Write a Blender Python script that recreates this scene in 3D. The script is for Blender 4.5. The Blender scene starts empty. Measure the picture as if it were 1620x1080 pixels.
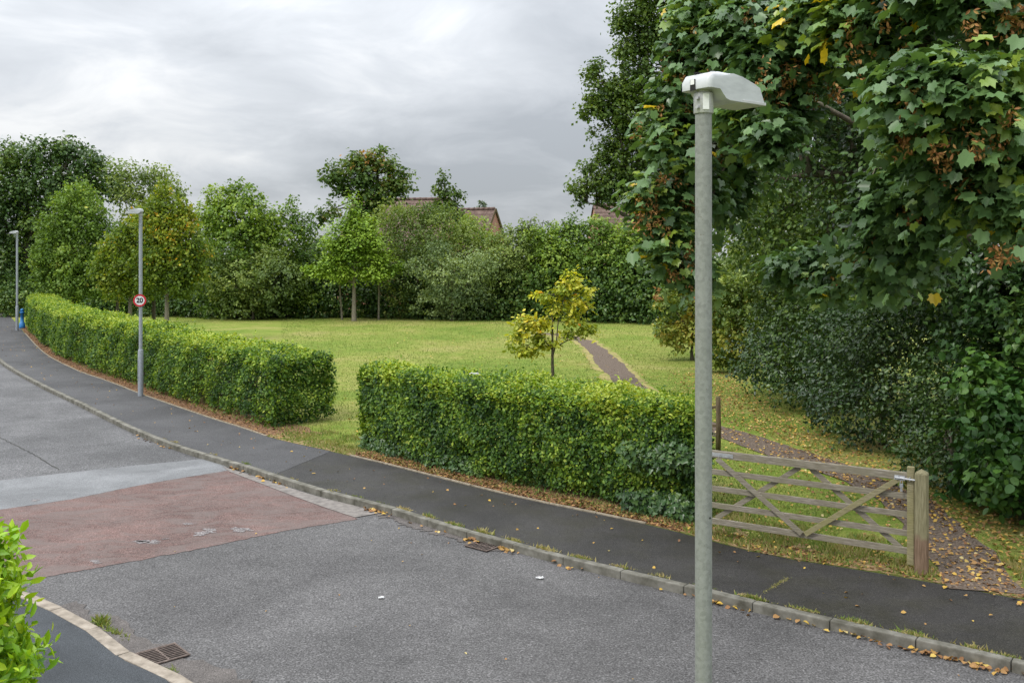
import bpy, bmesh, math, random
import numpy as np
from mathutils import Vector, Matrix
S = bpy.context.scene
C = S.collection
R = math.radians
# ------------------------------------------------------------------ camera, sky, sun, exposure
F, HZ, CH = 1520.0, 406.0, 4.2           # focal length / horizon row in photo pixels, eye height in metres
cam = bpy.data.objects.new('camera', bpy.data.cameras.new('camera')); C.objects.link(cam)
cam.location = (0, 0, CH); cam.rotation_euler = (R(90), 0, 0)
cam.data.sensor_width = 36; cam.data.lens = 36 * F / 1620
cam.data.shift_y = -(540 - HZ) / 1620
cam.data.clip_start = .1; cam.data.clip_end = 6000
S.camera = cam
S.view_settings.view_transform = 'Standard'; S.view_settings.look = 'None'
S.view_settings.exposure = 0.55; S.view_settings.gamma = 1
S.cycles.max_bounces = 10; S.cycles.diffuse_bounces = 5; S.cycles.glossy_bounces = 2
S.cycles.transmission_bounces = 4; S.cycles.transparent_max_bounces = 4

SUN_EL, SUN_AZ = R(52), R(235)           # azimuth clockwise from +Y: behind the camera on the left
sun = bpy.data.objects.new('sun', bpy.data.lights.new('sun', 'SUN')); C.objects.link(sun)
sun.data.energy = 1.5; sun.data.angle = R(14); sun.data.color = (1, .96, .9)
dv = Vector((math.sin(SUN_AZ) * math.cos(SUN_EL), math.cos(SUN_AZ) * math.cos(SUN_EL), math.sin(SUN_EL)))
sun.rotation_euler = dv.to_track_quat('Z', 'Y').to_euler()

W = bpy.data.worlds.new('World'); S.world = W; W.use_nodes = True
def world():
    nt = W.node_tree; nt.nodes.clear(); N = nt.nodes.new; L = nt.links.new
    out = N('ShaderNodeOutputWorld'); tc = N('ShaderNodeTexCoord')
    sky = N('ShaderNodeTexSky'); sky.sky_type = 'NISHITA'; sky.sun_disc = False
    sky.sun_elevation = SUN_EL; sky.sun_rotation = SUN_AZ
    b1 = N('ShaderNodeBackground'); b1.inputs[1].default_value = .1; L(sky.outputs[0], b1.inputs[0])
    sp = N('ShaderNodeSeparateXYZ'); L(tc.outputs['Generated'], sp.inputs[0])
    def m(op, a, b=None, clamp=False):
        n = N('ShaderNodeMath'); n.operation = op; n.use_clamp = clamp
        for i, v in enumerate((a, b)):
            if v is None: continue
            if isinstance(v, (int, float)): n.inputs[i].default_value = v
            else: L(v, n.inputs[i])
        return n.outputs[0]
    z = m('MAXIMUM', sp.outputs[2], 0.0)
    den = m('ADD', z, .24)
    cb = N('ShaderNodeCombineXYZ'); L(m('DIVIDE', sp.outputs[0], den), cb.inputs[0]); L(m('DIVIDE', sp.outputs[1], den), cb.inputs[1])
    def noise(sc, det, rough, off, dist=0.0):
        mp = N('ShaderNodeMapping'); mp.inputs['Location'].default_value = off; L(cb.outputs[0], mp.inputs[0])
        n = N('ShaderNodeTexNoise'); n.inputs['Scale'].default_value = sc; n.inputs['Detail'].default_value = det
        n.inputs['Roughness'].default_value = rough; n.inputs['Distortion'].default_value = dist
        L(mp.outputs[0], n.inputs['Vector']); return n.outputs[0]
    big = noise(.75, 5, .45, (3.1, 1.7, 0), .4); small = noise(2.6, 7, .58, (7, 2, 3), .5)
    mix = m('ADD', m('MULTIPLY', big, .62), m('MULTIPLY', small, .38))
    rp = N('ShaderNodeValToRGB'); L(mix, rp.inputs[0])
    e = rp.color_ramp.elements
    e[0].position = .38; e[0].color = (.48, .51, .55, 1)
    e[1].position = .65; e[1].color = (.97, .98, .99, 1)
    a = e.new(.47); a.color = (.60, .63, .67, 1)
    a = e.new(.55); a.color = (.73, .76, .80, 1)
    # an overcast sky is brighter towards the zenith
    gain = m('ADD', .575, m('MULTIPLY', m('POWER', z, 1.5), 2.5))
    b2 = N('ShaderNodeBackground'); L(rp.outputs[0], b2.inputs[0]); L(gain, b2.inputs[1])
    mx = N('ShaderNodeMixShader'); mx.inputs[0].default_value = .94
    L(b1.outputs[0], mx.inputs[1]); L(b2.outputs[0], mx.inputs[2]); L(mx.outputs[0], out.inputs[0])
world()

# ------------------------------------------------------------------ helpers
def P(px, py, z=0.0):
    d = (CH - z) * F / (py - HZ); return Vector(((px - 810) / F * d, d, z))
def Q(px, py, d):
    return Vector(((px - 810) / F * d, d, CH - (py - HZ) / F * d))
def link(o, parent=None):
    C.objects.link(o)
    if parent: o.parent = parent
    return o
def tag(o, label=None, cat=None, group=None, kind=None):
    for k, v in (('label', label), ('category', cat), ('group', group), ('kind', kind)):
        if v: o[k] = v
    return o
def empty(name, loc, label, cat, group=None, rz=0):
    o = bpy.data.objects.new(name, None); o.empty_display_size = .2
    o.location = loc; o.rotation_euler.z = rz; link(o); return tag(o, label, cat, group)
def obj(name, bm, mat, parent=None, smooth=False, world_space=True):
    me = bpy.data.meshes.new(name); bm.normal_update(); bm.to_mesh(me); bm.free()
    if mat: me.materials.append(mat)
    if smooth: me.shade_smooth()
    o = bpy.data.objects.new(name, me); link(o, parent)
    if parent and world_space: o.matrix_parent_inverse = root_inv(parent)
    return o
def root_inv(p):
    m = Matrix.LocRotScale(p.location, p.rotation_euler, None)
    if p.parent: return Matrix()
    return m.inverted()
def box(bm, c, size, rot=None, bev=0.0):
    r = bmesh.ops.create_cube(bm, size=1.0)
    M = Matrix.Translation(c) @ (rot.to_4x4() if rot else Matrix()) @ Matrix.Diagonal((*size, 1))
    bmesh.ops.transform(bm, matrix=M, verts=r['verts'])
    if bev > 0:
        es = list({e for v in r['verts'] for e in v.link_edges})
        bmesh.ops.bevel(bm, geom=es, offset=bev, segments=2, affect='EDGES', profile=.6)
def bar(bm, a, b, w, t, side, bev=0.0):
    """rectangular bar from a to b; t = thickness along 'side', w = across"""
    a, b = Vector(a), Vector(b); x = (b - a); l = x.length; x.normalize()
    s = Vector(side); s = (s - x * s.dot(x)).normalized(); u = x.cross(s)
    box(bm, (a + b) / 2, (l, t, w), Matrix((x, s, u)).transposed(), bev)
def tube(bm, pts, radii, seg=8, cap=True):
    rings = []; n = len(pts); pts = [Vector(p) for p in pts]; prev = None
    for i in range(n):
        t = (pts[min(i + 1, n - 1)] - pts[max(i - 1, 0)]).normalized()
        ref = prev if prev else (Vector((1, 0, 0)) if abs(t.x) < .9 else Vector((0, 1, 0)))
        u = (ref - t * ref.dot(t)).normalized(); prev = u; v = t.cross(u)
        rings.append([bm.verts.new(pts[i] + (u * math.cos(a) + v * math.sin(a)) * radii[i])
                      for a in [2 * math.pi * k / seg for k in range(seg)]])
    for i in range(n - 1):
        for k in range(seg):
            bm.faces.new((rings[i][k], rings[i][(k + 1) % seg], rings[i + 1][(k + 1) % seg], rings[i + 1][k]))
    if cap:
        bm.faces.new(rings[0][::-1]); bm.faces.new(rings[-1])
def spline(pts, n):
    """Catmull-Rom through pts, resampled to n points evenly along the length"""
    p = [Vector(q) for q in pts]; p = [p[0] * 2 - p[1]] + p + [p[-1] * 2 - p[-2]]
    fine = []
    for i in range(1, len(p) - 2):
        for k in range(24):
            t = k / 24; a, b, c, d = p[i - 1:i + 3]
            fine.append(.5 * ((2 * b) + (c - a) * t + (2 * a - 5 * b + 4 * c - d) * t * t + (3 * b - a - 3 * c + d) * t ** 3))
    fine.append(p[-2]); L = [0]
    for i in range(1, len(fine)): L.append(L[-1] + (fine[i] - fine[i - 1]).length)
    xs = np.linspace(0, L[-1], n); A = np.array([list(v) for v in fine])
    return [Vector((np.interp(x, L, A[:, 0]), np.interp(x, L, A[:, 1]), np.interp(x, L, A[:, 2]))) for x in xs]
def strip(bm, a, b):
    va = [bm.verts.new(p) for p in a]; vb = [bm.verts.new(p) for p in b]
    for i in range(len(va) - 1): bm.faces.new((va[i], va[i + 1], vb[i + 1], vb[i]))
def fill(bm, pts):
    vs = [bm.verts.new(p) for p in pts]
    es = [bm.edges.new((vs[i], vs[(i + 1) % len(vs)])) for i in range(len(vs))]
    bmesh.ops.triangle_fill(bm, edges=es, use_beauty=True)
    for f in bm.faces:
        f.normal_update()
        if f.normal.z < 0: f.normal_flip()
def structure(name, bm, mat, z=None):
    o = obj(name, bm, mat); o['kind'] = 'structure'; return o
def offset(pts, d):
    out = []
    for i in range(len(pts)):
        t = (pts[min(i + 1, len(pts) - 1)] - pts[max(i - 1, 0)]); t.z = 0; t.normalize()
        out.append(pts[i] + Vector((-t.y, t.x, 0)) * d)
    return out
def setz(pts, z): return [Vector((p.x, p.y, z)) for p in pts]

# ------------------------------------------------------------------ materials
class NT:
    def __init__(s, name):
        s.m = bpy.data.materials.new(name); s.m.use_nodes = True; s.t = s.m.node_tree; s.t.nodes.clear()
        s.out = s.n('ShaderNodeOutputMaterial'); s.p = s.n('ShaderNodeBsdfPrincipled'); s.l(s.p.outputs[0], s.out.inputs[0])
        s.tc = s.n('ShaderNodeTexCoord')
    def n(s, t): return s.t.nodes.new(t)
    def l(s, a, b): s.t.links.new(a, b)
    def map(s, scale=(1, 1, 1), rot=0, loc=(0, 0, 0)):
        mp = s.n('ShaderNodeMapping'); mp.inputs['Scale'].default_value = scale; mp.inputs['Rotation'].default_value = (0, 0, rot)
        mp.inputs['Location'].default_value = loc
        s.l(s.tc.outputs['Object'], mp.inputs[0]); return mp.outputs[0]
    def noise(s, sc, det=4, rough=.55, vec=None, dist=0):
        n = s.n('ShaderNodeTexNoise'); n.inputs['Scale'].default_value = sc; n.inputs['Detail'].default_value = det
        n.inputs['Roughness'].default_value = rough; n.inputs['Distortion'].default_value = dist
        s.l(vec or s.tc.outputs['Object'], n.inputs['Vector']); return n.outputs[0]
    def voro(s, sc, feat='F1', vec=None, out=0):
        n = s.n('ShaderNodeTexVoronoi'); n.feature = feat; n.inputs['Scale'].default_value = sc
        s.l(vec or s.tc.outputs['Object'], n.inputs['Vector']); return n.outputs[out]
    def ramp(s, f, stops):
        r = s.n('ShaderNodeValToRGB'); s.l(f, r.inputs[0]); e = r.color_ramp.elements
        while len(e) > 1: e.remove(e[-1])
        for i, (p, c) in enumerate(stops):
            if isinstance(c, (int, float)): c = (c, c, c)
            x = e[0] if i == 0 else e.new(p)
            x.position = p; x.color = (*c, 1)
        return r.outputs[0]
    def mix(s, a, b, f=.5, mode='MIX'):
        m = s.n('ShaderNodeMix'); m.data_type = 'RGBA'; m.blend_type = mode
        for sock, v in ((m.inputs[0], f), (m.inputs[6], a), (m.inputs[7], b)):
            if isinstance(v, (int, float)): sock.default_value = v
            elif isinstance(v, tuple): sock.default_value = (*v, 1)
            else: s.l(v, sock)
        return m.outputs[2]
    def math(s, op, a, b=None):
        m = s.n('ShaderNodeMath'); m.operation = op
        for i, v in enumerate((a, b)):
            if v is None: continue
            if isinstance(v, (int, float)): m.inputs[i].default_value = v
            else: s.l(v, m.inputs[i])
        return m.outputs[0]
    def bump(s, h, st, dist):
        b = s.n('ShaderNodeBump'); b.inputs['Strength'].default_value = st; b.inputs['Distance'].default_value = dist
        s.l(h, b.inputs['Height']); s.l(b.outputs[0], s.p.inputs['Normal'])
    def done(s, col, rough=.8, spec=.3, metal=0):
        i = s.p.inputs['Base Color']
        if isinstance(col, tuple): i.default_value = (*col, 1)
        else: s.l(col, i)
        if isinstance(rough, (int, float)): s.p.inputs['Roughness'].default_value = rough
        else: s.l(rough, s.p.inputs['Roughness'])
        s.p.inputs['Specular IOR Level'].default_value = spec; s.p.inputs['Metallic'].default_value = metal
        return s.m

def asphalt(name, lo, hi, grain=55, patch=.5, streak=True, tint=None, rough=.75, crack=0.0, worn=None):
    t = NT(name)
    g = t.noise(grain, 3, .7); v = t.voro(grain * 1.3)
    g2 = t.math('ADD', t.math('MULTIPLY', g, .75), t.math('MULTIPLY', v, .35))
    c = t.ramp(g2, [(.35, tuple(x * .5 for x in lo)), (.46, lo), (.64, hi), (.80, tuple(min(1, x * 1.7) for x in hi))])
    big = t.ramp(t.noise(patch, 5, .6, dist=.6), [(.3, .72), (.7, 1.25)])
    c = t.mix(c, big, 1.0, 'MULTIPLY')
    if streak:
        st = t.ramp(t.noise(16, 4, .7, vec=t.map((1, 2.1, 1), R(30)), dist=1.6), [(.34, .38), (.44, .86), (.52, 1.02), (.7, 1.16)])
        c = t.mix(c, st, .85, 'MULTIPLY')
        c = t.mix(c, t.ramp(t.noise(2.2, 6, .7, dist=.8), [(.3, .82), (.55, 1.0), (.75, 1.1)]), .9, 'MULTIPLY')
    if crack:
        e = t.voro(crack, 'DISTANCE_TO_EDGE', vec=None)
        c = t.mix(c, t.ramp(e, [(.0, .45), (.012, 1.0)]), .6, 'MULTIPLY')
    if worn: c = t.mix(c, worn, t.ramp(t.noise(1.1, 8, .72, vec=t.map((1, 2.2, 1), R(-12)), dist=.8), [(.44, 0.0), (.56, .55), (.7, .8)]))
    if tint: c = t.mix(c, t.ramp(t.noise(1.3, 5, .6), [(.45, (1, 1, 1)), (.7, tint)]), .8, 'MULTIPLY')
    t.bump(g2, .9, .014)
    return t.done(c, rough, .25)

M = {}
M['road'] = asphalt('road_asphalt', (.072, .069, .068), (.132, .128, .127), 42, .35)
M['road_far'] = asphalt('far_road_asphalt', (.076, .075, .076), (.15, .148, .149), 34, .45, True)
M['pale'] = asphalt('pale_ramp_asphalt', (0.1444, 0.1482, 0.1520), (0.2052, 0.2090, 0.2128), 70, .8, False)
M['red'] = asphalt('red_table_asphalt', (.10, .06, .052), (.19, .122, .108), 48, .9, True, worn=(.15, .122, .112))
M['pave'] = asphalt('pavement_asphalt', (.028, .0262, .025), (.058, .0548, .052), 70, .55, True, (.85, .85, .6), .62)
M['pave_old'] = asphalt('old_pavement_asphalt', (0.0493, 0.0485, 0.0501), (0.0918, 0.0901, 0.0918), 75, .5, False)
M['pave_near'] = asphalt('near_pavement_asphalt', (0.0416, 0.0464, 0.0512), (0.0656, 0.0720, 0.0784), 90, .8, False)
M['worn'] = asphalt('worn_patch', (.12, .10, .098), (.27, .25, .245), 34, 9, True)

def m_grass():
    t = NT('field_grass')
    big = t.noise(.16, 5, .62, dist=.5); mid = t.noise(1.1, 6, .65, vec=t.map((1, 2.2, 1), R(8))); fine = t.noise(22, 4, .75)
    f = t.math('ADD', t.math('MULTIPLY', big, .5), t.math('ADD', t.math('MULTIPLY', mid, .32), t.math('MULTIPLY', fine, .18)))
    c = t.ramp(f, [(.36, (.10, .165, .022)), (.46, (.16, .22, .034)), (.53, (.225, .25, .055)), (.63, (.32, .28, .11))])
    dry = t.ramp(t.noise(3.5, 5, .7), [(.55, 0.0), (.72, .55)])
    c = t.mix(c, (.30, .25, .10), dry)
    st = t.ramp(fine, [(.3, .6), (.6, 1.1)])
    c = t.mix(c, st, .7, 'MULTIPLY')
    t.bump(fine, .8, .04)
    return t.done(c, .9, .12)
M['grass'] = m_grass()
def m_simple(name, stops, sc=6, det=5, rough=.8, spec=.3, bump=.2, metal=0, dist=.01, sca=None):
    t = NT(name); n = t.noise(sc, det, .6, vec=t.map(sca) if sca else None)
    t.bump(n, bump, dist); return t.done(t.ramp(n, stops), rough, spec, metal)
M['ground'] = m_simple('outer_ground', [(.35, (.07, .12, .025)), (.65, (.16, .18, .05))], .2)
M['litter'] = m_simple('soil_and_litter', [(.34, (.055, .036, .024)), (.47, (.14, .078, .045)), (.55, (.23, .135, .075)), (.68, (.33, .22, .12))], 22, 6, .9, .1, .9, dist=.03)
M['dry'] = m_simple('dry_grass_verge', [(.32, (.07, .12, .02)), (.44, (.13, .135, .035)), (.52, (.21, .145, .075)), (.62, (.30, .21, .115)), (.74, (.12, .16, .03))], 9, 6, .9, .1, .8, dist=.03)
M['straw'] = m_simple('straw_edge', [(.34, (.15, .19, .04)), (.47, (.24, .22, .075)), (.57, (.33, .26, .12)), (.68, (.17, .21, .045))], 5, 6, .9, .1, .8, dist=.03)
M['path'] = m_simple('gravel_path', [(.32, (.05, .036, .027)), (.5, (.125, .095, .073)), (.62, (.19, .15, .118)), (.75, (.29, .245, .2))], 26, 5, .9, .15, .9, dist=.02)
M['kerb'] = m_simple('kerb_concrete', [(.3, (.07, .066, .05)), (.5, (.145, .138, .115)), (.7, (.23, .22, .19))], 5, 8, .85, .2, .4)
M['kerb_near'] = m_simple('near_kerb_concrete', [(.3, (.17, .145, .115)), (.55, (.28, .24, .195)), (.75, (.36, .32, .265))], 8, 8, .85, .2, .4)
M['edging'] = m_simple('edging_concrete', [(.3, (.14, .115, .08)), (.6, (.28, .24, .18))], 9, 6, .9, .2, .5)
M['channel'] = m_simple('channel_blocks', [(.3, (.12, .108, .1)), (.6, (.215, .195, .178))], 8, 7, .85, .2, .4)
M['white_line'] = m_simple('road_paint', [(.3, .55), (.6, .78)], 20)
def m_galv(name, base, algae, sc=60):
    t = NT(name); n = t.noise(sc, 4, .7); v = t.voro(sc * .8, out=1)
    sp = t.n('ShaderNodeSeparateColor'); t.l(v, sp.inputs[0])
    f = t.math('ADD', t.math('MULTIPLY', n, .7), t.math('MULTIPLY', sp.outputs[0], .3))
    c = t.ramp(f, [(.3, tuple(x * .82 for x in base)), (.5, base), (.7, tuple(x * 1.14 for x in base))])
    al = t.ramp(t.noise(2.2, 6, .7, vec=t.map((2.5, 2.5, .5))), [(.35, 0.0), (.8, .4)])
    c = t.mix(c, algae, al)
    # small pitted rust specks
    c = t.mix(c, (.13, .10, .075), t.ramp(t.noise(75, 3, .6), [(.66, 0.0), (.72, .8)]))
    t.bump(n, .15, .004); return t.done(c, .55, .35, .25)
M['galv'] = m_galv('galvanised_column', (.25, .258, .245), (.2, .222, .172))
M['galv_clean'] = m_galv('galvanised_clean', (.32, .345, .38), (.28, .30, .32), 40)
M['cast'] = m_simple('cast_bracket', [(.3, (.33, .33, .34)), (.6, (.50, .50, .51))], 30, 5, .5, .4, .2, .4)
def m_lamp():
    t = NT('lantern_paint'); g = t.n('ShaderNodeNewGeometry')
    d = t.ramp(t.noise(4, 7, .65, vec=t.map((1.5, 1.5, 5))), [(.35, (.44, .455, .47)), (.6, (.54, .555, .57))])
    t.bump(t.noise(90, 3), .06, .002); return t.done(d, .42, .4)
M['lantern'] = m_lamp()
M['black'] = m_simple('gap_shade', [(.3, .012), (.7, .03)], 20)  # near-black colour in place of the shade inside gaps and recesses
M['sticker'] = m_simple('white_sticker', [(.3, .74), (.7, .82)], 12, 3, .5)
M['glass'] = m_simple('lantern_bowl', [(.3, .45), (.7, .55)], 6, 3, .25)
M['iron'] = m_simple('drain_iron', [(.3, (.06, .045, .037)), (.55, (.12, .09, .075)), (.7, (.2, .155, .13))], 25, 6, .7, .3, .4)
M['steel'] = m_simple('zinc_fitting', [(.3, (.34, .35, .37)), (.6, (.55, .56, .59))], 30, 5, .4, .5, .2, .6)
def m_wood(name, a, b, green, grain=(1, 1, 18), amt=.6):
    t = NT(name); n = t.noise(7, 7, .65, vec=t.map(grain)); 
    c = t.ramp(n, [(.3, tuple(x * .55 for x in a)), (.48, a), (.68, b)])
    gm = t.ramp(t.noise(2.6, 6, .65), [(.38, 0.0), (.66, amt)])
    c = t.mix(c, green, gm); t.bump(n, .5, .008); return t.done(c, .85, .15)
M['gate'] = m_wood('weathered_gate_wood', (.215, .187, .15), (.37, .338, .285), (.19, .178, .11))
M['gate_new'] = m_wood('green_brace_wood', (.245, .215, .13), (.36, .33, .21), (.235, .22, .085))
def m_post():
    t = NT('gate_post_wood'); n = t.noise(6, 7, .6, vec=t.map((14, 14, 1)))
    c = t.ramp(n, [(.3, (.15, .135, .08)), (.5, (.225, .205, .12)), (.7, (.31, .285, .185))])
    sp = t.n('ShaderNodeSeparateXYZ'); t.l(t.tc.outputs['Object'], sp.inputs[0])
    h = t.math('ADD', sp.outputs[2], t.math('MULTIPLY', t.noise(4, 4), .35))
    low = t.ramp(n, [(.3, (.12, .078, .05)), (.7, (.25, .175, .12))])
    c = t.mix(low, c, t.ramp(h, [(.68, 0.0), (.76, 1.0)])); t.bump(n, .5, .006); return t.done(c, .85, .15)
M['post'] = m_post()
M['pole_wood'] = m_wood('dark_fence_post', (.11, .08, .05), (.19, .15, .09), (.11, .11, .04), (6, 6, 1))
M['bark'] = m_wood('bark', (.08, .065, .05), (.17, .14, .11), (.09, .1, .05), (8, 8, 1.5))
M['bark_pale'] = m_wood('pale_bark', (.19, .16, .13), (.33, .29, .24), (.2, .2, .13), (6, 6, 2))
M['brick'] = None
def m_brick():
    t = NT('pink_red_brick'); b = t.n('ShaderNodeTexBrick'); t.l(t.map((1, 1, 1)), b.inputs['Vector'])
    sp = t.n('ShaderNodeSeparateXYZ'); t.l(t.tc.outputs['Object'], sp.inputs[0])
    cb = t.n('ShaderNodeCombineXYZ'); t.l(t.math('ADD', sp.outputs[0], sp.outputs[1]), cb.inputs[0]); t.l(sp.outputs[2], cb.inputs[1])
    t.l(cb.outputs[0], b.inputs['Vector'])
    b.inputs['Color1'].default_value = (.36, .14, .10, 1); b.inputs['Color2'].default_value = (.45, .2, .15, 1)
    b.inputs['Mortar'].default_value = (.42, .36, .3, 1); b.inputs['Scale'].default_value = 1
    b.inputs['Brick Width'].default_value = .225; b.inputs['Row Height'].default_value = .075; b.inputs['Mortar Size'].default_value = .01
    return t.done(b.outputs[0], .9, .15)
M['brick'] = m_brick()
def m_tile():
    t = NT('brown_roof_tiles'); n = t.noise(3, 6, .6)
    n2 = t.noise(14, 3, .6)
    c = t.ramp(t.math('ADD', t.math('MULTIPLY', n, .5), t.math('MULTIPLY', n2, .5)), [(.35, (.075, .05, .042)), (.5, (.135, .09, .076)), (.66, (.21, .155, .125))])
    return t.done(c, .85, .2)
M['tile'] = m_tile()
M['white_paint'] = m_simple('white_upvc', [(.3, .7), (.7, .8)], 5, 3, .4)
M['window'] = m_simple('window_glass', [(.3, .03), (.7, .06)], 2, 2, .08, .6, .02)
M['blue'] = m_simple('blue_paint', [(.3, (.02, .13, .36)), (.7, (.04, .22, .5))], 10, 4, .45)
M['red_sign'] = m_simple('red_sign_film', [(.3, (.5, .02, .035)), (.7, (.58, .035, .05))], 10, 3, .4)
M['white_sign'] = m_simple('white_sign_film', [(.3, .76), (.7, .82)], 10, 3, .4)
M['black_sign'] = m_simple('black_sign_film', [(.3, .012), (.7, .02)], 10, 3, .4)

def leafmat(name, stops, rough=.5, transl=.38, spec=.35, gain=1.6):
    stops = [(p, tuple(min(.8, x * gain) for x in c)) for p, c in stops]
    t = NT(name); a = t.n('ShaderNodeAttribute'); a.attribute_name = 'rnd'
    c = t.ramp(a.outputs['Fac'], stops)
    t.done(c, rough, spec)
    tr = t.n('ShaderNodeBsdfTranslucent'); t.l(t.mix(c, (1.0, .95, .35), 1.0, 'MULTIPLY'), tr.inputs[0])
    # translucent lobe is brighter and yellower than the reflected one
    mx = t.n('ShaderNodeMixShader'); mx.inputs[0].default_value = transl
    t.l(t.p.outputs[0], mx.inputs[1]); t.l(tr.outputs[0], mx.inputs[2]); t.l(mx.outputs[0], t.out.inputs[0])
    return t.m
G = {}
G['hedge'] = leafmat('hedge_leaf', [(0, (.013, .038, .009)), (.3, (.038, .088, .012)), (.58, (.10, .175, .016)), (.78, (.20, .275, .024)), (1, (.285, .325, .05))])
G['shade'] = leafmat('painted_shade_leaf', [(0, (.014, .034, .010)), (.5, (.034, .075, .018)), (1, (.095, .16, .03))], .36, .16, .45, gain=1.05)  # dark_leaf copy with the deep shade of the wood painted into its colour
G['ivy'] = leafmat('ivy_leaf', [(0, (.016, .04, .012)), (.5, (.038, .085, .022)), (1, (.10, .165, .03))], .34, .2, gain=1.3)
G['syc'] = leafmat('sycamore_leaf', [(0, (.032, .065, .022)), (.35, (.065, .125, .045)), (.7, (.115, .20, .07)), (.9, (.20, .27, .035)), (.985, (.22, .28, .035)), (.99, (.42, .30, .02)), (1, (.5, .36, .02))], .36, .3, .5, gain=1.38)
G['oak'] = leafmat('oak_leaf', [(0, (.022, .045, .01)), (.5, (.06, .105, .018)), (1, (.13, .18, .03))])
G['dark'] = leafmat('dark_leaf', [(0, (.018, .04, .010)), (.5, (.042, .085, .018)), (1, (.115, .17, .03))], .4, .32, gain=1.6)
G['mid'] = leafmat('mid_leaf', [(0, (.035, .07, .012)), (.5, (.085, .145, .02)), (1, (.18, .24, .03))], gain=1.85)
G['olive'] = leafmat('olive_leaf', [(0, (.045, .075, .018)), (.5, (.105, .15, .034)), (1, (.20, .24, .06))], gain=1.75)
G['grey'] = leafmat('grey_green_leaf', [(0, (.055, .09, .035)), (.5, (.125, .175, .068)), (1, (.23, .285, .12))])
G['lime'] = leafmat('lime_leaf', [(0, (.068, .13, .014)), (.5, (.142, .228, .021)), (1, (.235, .325, .04))], .5, .35)
G['horn'] = leafmat('pale_green_leaf', [(0, (.05, .09, .016)), (.5, (.10, .165, .025)), (.9, (.2, .26, .05)), (1, (.3, .28, .05))], gain=1.85)
G['gold'] = leafmat('turning_leaf', [(0, (.05, .09, .012)), (.45, (.11, .165, .018)), (.78, (.2, .235, .022)), (.93, (.33, .27, .025)), (1, (.46, .25, .02))])
G['sap'] = leafmat('yellow_oak_leaf', [(0, (.12, .17, .02)), (.35, (.24, .28, .03)), (.65, (.42, .40, .045)), (.94, (.5, .4, .05)), (1, (.5, .2, .02))])
G['maple'] = leafmat('yellowish_leaf', [(0, (.06, .1, .018)), (.4, (.13, .17, .026)), (.75, (.25, .25, .045)), (1, (.38, .27, .06))])
G['russet'] = leafmat('russet_leaf', [(0, (.03, .065, .014)), (.55, (.075, .125, .02)), (.8, (.12, .14, .03)), (1, (.27, .13, .03))])
G['laurel'] = leafmat('laurel_leaf', [(0, (.05, .13, .012)), (.4, (.15, .28, .016)), (.75, (.30, .42, .022)), (1, (.44, .44, .04))], .3, .35, .5)
G['hazel'] = leafmat('hazel_leaf', [(0, (.022, .065, .014)), (.5, (.05, .125, .022)), (1, (.10, .20, .03))], .45, .2, gain=1.1)
G['blade'] = leafmat('grass_blade', [(0, (.09, .16, .03)), (.4, (.17, .24, .045)), (.65, (.28, .28, .08)), (1, (.42, .34, .16))], .7, .3, gain=1)
G['fallen'] = leafmat('fallen_leaf', [(0, (.10, .05, .025)), (.35, (.24, .12, .05)), (.6, (.38, .22, .08)), (.85, (.52, .34, .05)), (1, (.55, .45, .2))], .7, .1, gain=1)
G['seed'] = leafmat('seed_wing', [(0, (.2, .085, .03)), (.5, (.42, .2, .07)), (1, (.52, .34, .12))], .7, .2, gain=1)
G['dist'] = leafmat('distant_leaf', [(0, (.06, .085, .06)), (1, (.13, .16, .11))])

# ------------------------------------------------------------------ leaves
def tmpl_oval(w=.3, fold=.08):
    v = [(0, 0, 0), (w * .85, .28, fold), (w, .6, fold), (0, 1, -.06), (-w, .6, fold), (-w * .85, .28, fold)]
    return np.array(v), [(0, 1, 2, 3), (3, 4, 5, 0)]
def tmpl_diamond(w=.36):
    return np.array([(0, 0, 0), (w, .5, .08), (0, 1, 0), (-w, .5, .08)]), [(0, 1, 2, 3)]
def tmpl_syc():
    h = [(0, 0), (.22, -.1), (.44, -.02), (.42, .17), (.62, .42), (.45, .48), (.40, .74), (.22, .72), (0, 1.0)]
    v = [(x, y, (.0 if i == 0 else -.12) if i in (0, 8) else .12 - .55 * max(0, abs(x) - .3) - .25 * max(0, y - .7)) for i, (x, y) in enumerate(h)]
    v += [(-x, y, z) for x, y, z in v[1:8]]
    return np.array(v), [tuple(range(9)), (8,) + tuple(range(15, 8, -1)) + (0,)]
def tmpl_ivy():
    h = [(0, 0), (.3, -.1), (.42, .2), (.22, .35), (.2, .6), (0, 1)]
    v = [(x, y, 0 if i in (0, 5) else .06) for i, (x, y) in enumerate(h)]
    v += [(-x, y, z) for x, y, z in v[1:5]]
    return np.array(v), [tuple(range(6)), (5, 9, 8, 7, 6, 0)]
def tmpl_blade():
    return np.array([(-.05, 0, 0), (.05, 0, 0), (.02, .6, .06), (0, 1, .2)]), [(0, 1, 2, 3)]
def tmpl_round():
    a = np.linspace(-math.pi / 2, math.pi / 2, 5); h = [(0, 0)] + [(.42 * math.cos(t), .5 + .5 * math.sin(t)) for t in a[1:-1]] + [(0, 1.08)]
    v = [(x, y, 0 if i in (0, 4) else .09) for i, (x, y) in enumerate(h)]
    v += [(-x, y, z) for x, y, z in v[1:4]]
    return np.array(v), [(0, 1, 2, 3, 4), (4, 7, 6, 5, 0)]
def unit(a): return a / np.maximum(np.linalg.norm(a, axis=-1, keepdims=True), 1e-9)
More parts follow.
